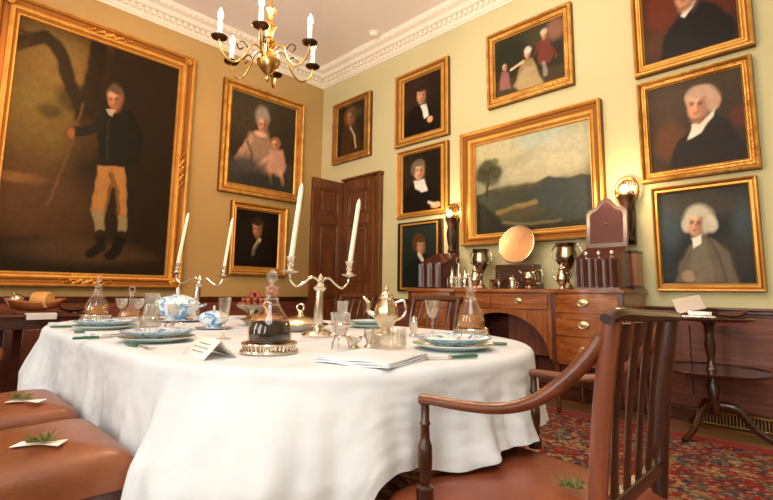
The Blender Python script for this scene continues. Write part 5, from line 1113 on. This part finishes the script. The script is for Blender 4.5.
def tumbler(name, label, cat, x, y, prof, mat, fl=None): 
    r = thing(name, label, cat, at(x, y)); MB().lathe(shell(prof, .003), seg=32, flute=fl).build('body', mat, r); return r
t_ = tumbler('finger_bowl', 'clear glass finger bowl behind the napkin at the right end', 'bowl', 4.44, -3.05, [(.045, 0), (.062, .004), (.066, .02), (.062, .062), (.064, .07)], GL)
t_ = tumbler('glass_jug', 'tall waisted cut glass jug at the left of the blue tureen', 'jug', 2.99, -3.37, [(.05, 0), (.053, .01), (.042, .06), (.036, .1), (.032, .13), (.04, .16), (.043, .178)], CG, (10, .05))
MB().tube(spline([(.036, 0, .15), (.07, 0, .15), (.075, 0, .09), (.043, 0, .05)], 5), .006, 8).build('handle', CG, t_)
tumbler('glass_salt', 'small square cut glass salt beside the glass jug', 'salt', 2.90, -3.44, [(.03, 0), (.036, .004), (.036, .04), (.038, .05)], CG, (4, .1))
# silver mounts near the right end
sv = thing('silver_goblet_stand', 'silver three-legged stand holding a cut glass cup before the candelabrum', 'stand', at(4.345, -3.20))
for k in range(3):
    a = 2*pi*k/3+.5; MB().tube(spline([(cos(a)*.034, sin(a)*.034, .002), (cos(a)*.03, sin(a)*.03, .03), (cos(a)*.018, sin(a)*.018, .05), (cos(a)*.032, sin(a)*.032, .085)], 5), .0035, 8).build('leg', M['silver'], sv)
m = MB(); m.torus((0, 0, .086), .033, .004, 24, 8); m.torus((0, 0, .045), .02, .003, 20, 8); m.build('ring', M['silver'], sv)
MB().lathe(shell([(.01, .05), (.025, .058), (.033, .09), (.037, .128)], .003), seg=24).build('cup', CG, sv)
def salt(label, x, y, mat):
    r = thing('salt_cellar', label, 'salt cellar', at(x, y)); MB().lathe([(.02, 0), (.021, .004), (.01, .012), (.012, .018), (.026, .03), (.03, .042), (.026, .042), (.015, .032), (0, .03)], seg=20).build('bowl', mat, r); return r
salt('small silver salt cellar, left of the gilt one', 4.365, -3.15, M['silver']); salt('small pierced gilt salt cellar between two silver pots', 4.36, -3.03, M['silver_gilt'])
r = thing('pepper_pot', 'small silver pepper pot left of the glass finger bowl', 'pepper pot', at(4.395, -3.105)); MB().lathe([(.018, 0), (.02, .005), (.01, .015), (.013, .03), (.02, .04), (.021, .062), (.017, .066), (0, .066)], seg=20).build('body', M['silver'], r)
r = thing('pepper_pot', 'taller silver caster left of the tall wine glass', 'pepper pot', at(4.22, -2.66)); MB().lathe([(.02, 0), (.022, .006), (.011, .016), (.02, .04), (.016, .065), (.018, .07), (.012, .085), (0, .095)], seg=20).build('body', M['silver'], r)
# ornate silver-gilt coffee pot
cp = thing('ornate_coffee_pot', 'ornate silver-gilt lidded pot with spout in front of the far sideboard chair', 'pot', at(4.08, -2.70), a_(40))
MB().lathe([(.036, 0), (.04, .008), (.02, .022), (.03, .04), (.052, .075), (.058, .105), (.048, .14), (.032, .165), (.036, .175)], seg=28, flute=(9, .05)).build('body', M['silver_gilt'], cp)
MB().lathe([(.036, .175), (.034, .185), (.02, .2), (.008, .205), (.013, .217), (.006, .228), (0, .238)], seg=20).build('lid', M['silver_gilt'], cp)
MB().tube(spline([(-.045, 0, .09), (-.08, 0, .11), (-.085, 0, .15), (-.108, 0, .178)], 5), [.014-.0005*i for i in range(16)], 8).build('spout', M['silver'], cp); MB().tube(spline([(.04, 0, .15), (.085, 0, .16), (.09, 0, .1), (.05, 0, .07)], 5), .006, 8).build('handle', M['silver'], cp)
# covered dishes
def entree(label, x, y, s):
    r = thing('covered_dish', label, 'serving dish', at(x, y)); 
    MB().lathe([(a*s, b*s) for a, b in [(0, .004), (.1, 0), (.12, .01), (.15, .03), (.158, .034), (.15, .037), (.12, .03), (0, .028)]], seg=40).build('dish', M['silver'], r)
    MB().lathe([(a*s, b*s) for a, b in [(.128, .032), (.13, .042), (.11, .06), (.06, .072), (.022, .078), (.014, .09), (.012, .10), (0, .10)]], seg=40).build('cover', M['silver_gilt'], r)
    MB().torus((0, 0, .122*s), .018, .005, 22, 8, axis='y', T=rotz(a_(40))).build('ring_handle', M['silver'], r); return r
entree('round silver covered dish with ring handle behind the candelabrum', 3.62, -2.86, .95); entree('round silver covered dish with ring handle behind the wine decanter', 3.20, -2.80, .95)
# nut bowl
nb_ = thing('fruit_bowl', 'low silver bowl heaped with red-brown nuts behind the wine decanter', 'bowl', at(2.58, -2.53))
MB().lathe(shell([(.05, 0), (.055, .008), (.03, .03), (.06, .055), (.11, .08), (.125, .10)], .004), seg=32).build('bowl', SD, nb_)
k = 0; first = None
for lay, (rad, zz, cnt) in enumerate(((.095, .075, 14), (.055, .083, 9), (.072, .103, 10), (.03, .112, 5), (.04, .128, 5), (.03, .146, 4), (0, .162, 1))):
    for i in range(cnt):
        a = 2*pi*i/cnt+lay*.4; loc = at(2.58+rad*cos(a), -2.53+rad*sin(a), Z0+zz+.025)
        if first is None:
            first = MB().ball((0, 0, 0), (.021, .018, .017), 10).build('nut', M['nut'], loc=loc); tag(first, 'red-brown nut heaped in the low silver bowl', 'nut', 'nuts in the silver bowl'); o = first
        else: o = first.copy(); COL.objects.link(o); o.location = loc
        o.rotation_euler = (random.uniform(0, 3), random.uniform(0, 3), random.uniform(0, 3))
# tureens
def tureen(label, x, y, s, a):
    r = thing('soup_tureen', label, 'tureen', at(x, y), a); S = Matrix.Scale(1.35, 4, (1, 0, 0))
    MB().lathe([(p*s, q*s) for p, q in [(.055, 0), (.06, .01), (.045, .025), (.085, .055), (.105, .09), (.108, .115), (.112, .12), (.1, .12), (0, .1)]], T=S, seg=36).build('body', M['delft_big'], r)
    MB().lathe([(p*s, q*s) for p, q in [(.112, .121), (.105, .135), (.08, .16), (.04, .178), (.015, .184), (0, .185)]], T=S, seg=36).build('lid', M['delft_big'], r)
    MB().torus((0, 0, .205*s), .022*s, .007*s, 20, 8, axis='x').build('lid_ring', M['china'], r)
    for sg in (-1, 1): MB().tube(spline([(sg*.14*s, -.03*s, .1*s), (sg*.185*s, 0, .115*s), (sg*.14*s, .03*s, .1*s)], 5), .008*s, 8).build('handle', M['delft_big'], r)
    MB().lathe([(0, .002), (.09*s, .002), (.135*s, .012*s), (.14*s, .016*s), (.09*s, .008), (0, .006)], T=S, seg=36).build('stand', M['delft'], r); return r
tureen('large blue and white lidded tureen at the left end of the table', 2.62, -3.09, .92, a_(55)); tureen('small blue and white sauce tureen right of the large tureen', 3.28, -3.16, .52, a_(50))
lad = thing('sauce_ladle', 'silver ladle lying left of the small sauce tureen', 'ladle', at(3.17, -3.34), a_(120)); MB().ball((0, 0, .018), (.03, .022, .016), 12).build('ladle_bowl', M['silver'], lad); MB().tube(spline([(.02, 0, .022), (.06, 0, .03), (.12, 0, .012)], 5), .0035, 8).build('ladle_handle', M['silver'], lad)

# candelabra
def candelabrum(label, x, y, s, a, lean):
    # old, slightly bent: the column leans a little to the viewer's right
    ax = Vector((F.x, F.y, 0)).normalized(); q = Matrix.Rotation(lean, 3, ax)
    r = thing('candelabrum', label, 'candelabrum', at(x, y)); T0 = q.to_4x4() @ Matrix.Rotation(a, 4, 'Z')
    MB().lathe([(.07*s, 0), (.072*s, .008*s), (.06*s, .02*s), (.03*s, .03*s), (.024*s, .045*s)], seg=28).build('base', M['silver'], r)
    MB().lathe([(p*s, z*s) for p, z in [(.022, .035), (.03, .05), (.02, .056), (.0215, .064), (.0165, .2), (.026, .208), (.03, .218), (.02, .224), (.012, .24), (.02, .25), (.014, .262), (.006, .274), (0, .282)]], T=T0, seg=24).build('column', M['silver'], r)
    out = []; hw = .15*s
    for sg in (-1, 1):
        pts = spline([(0, 0, .242*s), (sg*.04*s, 0, .262*s), (sg*.08*s, 0, .235*s), (sg*.115*s, 0, .22*s), (sg*.146*s, 0, .245*s), (sg*hw, 0, .275*s)], 6)
        MB().tube(pts, .0055*s, 8, T=T0).build('arm', M['silver'], r)
        MB().lathe([(p*s, z*s) for p, z in [(.008, .272), (.036, .280), (.038, .284), (.02, .286), (.012, .296), (.018, .312), (.014, .319), (.02, .339), (.024, .346), (.015, .344), (.013, .325), (0, .325)]], (sg*hw, 0, 0), 20, T=T0).build('candle_socket', M['silver'], r)
        w = T0 @ Vector((sg*hw, 0, .326*s)); out.append((x+w.x, y+w.y, Z0+w.z))
    return out
def candle(label, loc, h, tilt):
    o = MB().lathe([(.0115, 0), (.0112, h*.3), (.0105, h-.03), (.008, h-.014), (.003, h), (0, h)], seg=16).build('taper_candle', M['wax'])
    w = MB(); w.tube([(0, 0, h-.002), (.001, 0, h+.007)], .0012, 6); w.build('wick', M['ink'], o)
    o.location = loc; ax = Vector((F.x, F.y, 0)).normalized()
    o.rotation_mode = 'QUATERNION'; o.rotation_quaternion = Matrix.Rotation(tilt, 3, ax).to_quaternion(); return tag(o, label, 'candle')
pts = candelabrum('silver two-branched candelabrum in the middle of the table before the door', 3.93, -2.985, 1.0, a_(80), .03)
candle('tall ivory taper in the left branch of the middle candelabrum', pts[0], .35, a_(6.0)); candle('tall ivory taper in the right branch of the middle candelabrum', pts[1], .325, a_(7.0))
pts = candelabrum('silver two-branched candelabrum at the left end of the table by the full-length portrait', 2.36, -2.86, 1.09, a_(47), .06)
candle('tall ivory taper in the left branch of the far left candelabrum', pts[0], .385, a_(8)); candle('tall ivory taper in the right branch of the far left candelabrum', pts[1], .37, a_(6.5))

# sprigs and cards on seats
def sprig(label, loc, a, s=1):
    r = thing('dried_sprig', label, 'sprig', loc, a); rn = random.Random(int(loc[0]*100))
    m = MB()
    for k in range(26):
        q = rn.uniform(0, 2*pi); l = rn.uniform(.015, .035)*s; x0 = rn.uniform(-.02, .02)*s; y0 = rn.uniform(-.012, .012)*s
        m.tube([(x0, y0, .006), (x0+cos(q)*l*.6, y0+sin(q)*l*.4, .006+.012*s), (x0+cos(q)*l, y0+sin(q)*l*.7, .004+rn.uniform(.004, .03)*s)], [.0022, .0018, .0006], 5)
    m.build('leaves', M['teasel'], r); m = MB(); m.tube([(-.03*s, 0, .006), (.035*s, .004, .006)], .004*s, 7); m.ball((.01*s, 0, .012), (.016*s, .011*s, .010*s), 10); m.build('head', M['teasel'], r)
def seat_card(label, loc, a):
    o = MB(); o.prism([(-.055, -.024), (-.008, -.008), (.008, -.008), (.055, -.028), (.055, .024), (.01, .008), (-.008, .008), (-.05, .02)], 0, .0016); b = o.build('bow_card', M['card'], loc=loc); b.rotation_euler = (0, a_(0), a); tag(b, label, 'card')
sprig('dried teasel sprig on the near leather seat at the left', (4.165, -4.02, .561), a_(60)); seat_card('white bow-shaped card under the sprig on the near left seat', (4.16, -4.02, .559), a_(55))
sprig('dried teasel sprig on the second leather seat at the left', (3.57, -3.98, .561), a_(50)); seat_card('white bow-shaped card under the sprig on the second left seat', (3.585, -3.965, .559), a_(50))
sprig('green sprig on the armchair seat in front', (5.12, -3.10, .474), a_(20))

# ------------------------------------------------------------------ chandelier
CX_, CY_, CZ_ = 3.30, -2.925, 2.315
cl = thing('chandelier', 'brass multi-armed chandelier with lit candle lamps hanging over the table', 'chandelier', (CX_, CY_, CZ_))
MB().lathe([(0, -.155), (.008, -.15), (.014, -.135), (.006, -.12), (.012, -.105), (.03, -.09), (.062, -.05), (.068, -.02), (.05, .015), (.025, .03), (.02, .05), (.035, .07), (.045, .09), (.03, .115), (.018, .13), (.022, .16), (.04, .19), (.03, .22), (.016, .235), (.02, .27), (.036, .30), (.024, .33), (.01, .345), (.008, .4)], seg=28).build('baluster', M['brass'], cl)
ch_ = MB(); z = .39; i = 0
while z < ZC-CZ_-.06: ch_.torus((0, 0, z+.02), .014, .0035, 12, 6, axis='x' if i % 2 else 'y', T=None); z += .036; i += 1
ch_.build('chain', M['brass'], cl); MB().lathe([(.05, ZC-CZ_), (.05, ZC-CZ_-.02), (.02, ZC-CZ_-.05), (.006, ZC-CZ_-.06)], seg=20).build('ceiling_rose', M['brass'], cl)
for k in range(6):
    a = radians(-40+60*k); c, s_ = cos(a), sin(a); Rr_ = .288
    pr = [(.02, .0), (.07, .055), (.11, .04), (.14, -.03), (.19, -.085), (.245, -.075), (.28, -.03), (Rr_, .02)]
    MB().tube(spline([(c*p, s_*p, q) for p, q in pr], 5), .0062, 8).build('arm', M['brass'], cl)
    MB().tube(spline([(c*p, s_*p, q) for p, q in [(.12, .02), (.155, .05), (.19, .03), (.175, 0), (.155, .012)]], 4), .0045, 7).build('scroll', M['brass_dark'], cl)
    MB().lathe([(.006, .018), (.04, .026), (.046, .034), (.04, .034), (.012, .03), (.014, .05), (.012, .055), (0, .055)], (c*Rr_, s_*Rr_, 0), 20).build('drip_pan', M['brass_dark'], cl)
    cn = MB().lathe([(.0125, .05), (.0125, .135), (.008, .14), (0, .14)], (c*Rr_, s_*Rr_, 0), 14).build('candle_lamp', M['wax'], cl)
    MB().lathe([(.004, .136), (.015, .155), (.0135, .175), (.005, .198), (0, .208)], (c*Rr_, s_*Rr_, 0), 12).build('flame_bulb', M['flame'], cn)
    ld = bpy.data.lights.new('chandelier_light', 'POINT'); ld.energy = 13; ld.color = (1, .68, .40); ld.shadow_soft_size = .03
    lo = bpy.data.objects.new('chandelier_light', ld); COL.objects.link(lo); lo.location = (CX_+c*Rr_, CY_+s_*Rr_, CZ_+.23)

# ------------------------------------------------------------------ light
def area(name, loc, rxyz, sx, sy, e, col):
    l = bpy.data.lights.new(name, 'AREA'); l.shape = 'RECTANGLE'; l.size = sx; l.size_y = sy; l.energy = e; l.color = col
    o = bpy.data.objects.new(name, l); COL.objects.link(o); o.location = loc; o.rotation_euler = rxyz; return o
for i, (a, b) in enumerate(wins): area('window_daylight', ((a+b)/2, YF-.22, 2.1), (radians(90), 0, 0), b-a-.06, 2.7, 108, (.82, .91, 1.0))
area('room_fill', (6.6, -5.6, ZC-.12), (radians(0), 0, 0), 2.4, 2.4, 110, (.95, .97, 1))
def spot(name, loc, tgt, e, ang, col, blend=.8):
    l = bpy.data.lights.new(name, 'SPOT'); l.energy = e; l.spot_size = radians(ang); l.spot_blend = blend; l.color = col; l.shadow_soft_size = .25
    o = bpy.data.objects.new(name, l); COL.objects.link(o); o.location = loc
    o.rotation_euler = (Vector(tgt)-Vector(loc)).to_track_quat('-Z', 'Y').to_euler()
spot('left_wall_warm_fill', (2.4, -3.9, 4.0), (0, -2.5, 1.9), 190, 90, (1, .47, .14))  # unseen spot added to warm the left wall
spot('ceiling_fill', (5.6, -5.2, 1.2), (3.3, -2.6, 4.3), 760, 84, (1, .85, .77))  # unseen spot added behind the camera to brighten the ceiling
spot('back_wall_fill', (4.0, -3.4, 4.15), (3.7, 0, 2.0), 130, 78, (1, .90, .70))  # unseen spot added above the table to brighten the back wall
w = bpy.data.worlds.new('daylight'); SC.world = w; w.use_nodes = True
w.node_tree.nodes['Background'].inputs[0].default_value = (.85, .92, 1, 1); w.node_tree.nodes['Background'].inputs[1].default_value = 1.2
SC.view_settings.view_transform = 'Standard'; SC.view_settings.look = 'None'; SC.view_settings.exposure = 0.06

# repeats share a group phrase
GROUPS = {'chair': 'leather seated dining chairs', 'painting': 'gilt-framed paintings on the walls', 'candle': 'tapers in the candelabra', 'candelabrum': 'silver candelabra on the table',
          'plate': 'plates laid on the dining table', 'napkin': 'folded white napkins', 'knife': 'green-handled cutlery', 'fork': 'green-handled cutlery', 'glass': 'glasses on the dining table',
          'decanter': 'glass decanters on the dining table', 'coaster': 'silver decanter coasters', 'wall light': 'wall sconces by the sideboard', 'knife box': 'mahogany knife boxes', 'urn': 'two-handled silver urns',
          'coffee pot': 'silver coffee pots on the sideboard', 'salt cellar': 'small silver salts', 'pepper pot': 'small silver pepper pots', 'serving dish': 'silver covered dishes', 'tureen': 'blue and white tureens', 'sprig': 'sprigs laid on the chair seats'}
for o in list(bpy.data.objects):
    if o.parent is None and o.get('category') in GROUPS and not o.get('group'): o['group'] = GROUPS[o['category']]
    if o.get('label', '').startswith('white bow-shaped card'): o['group'] = 'white cards on the chair seats'
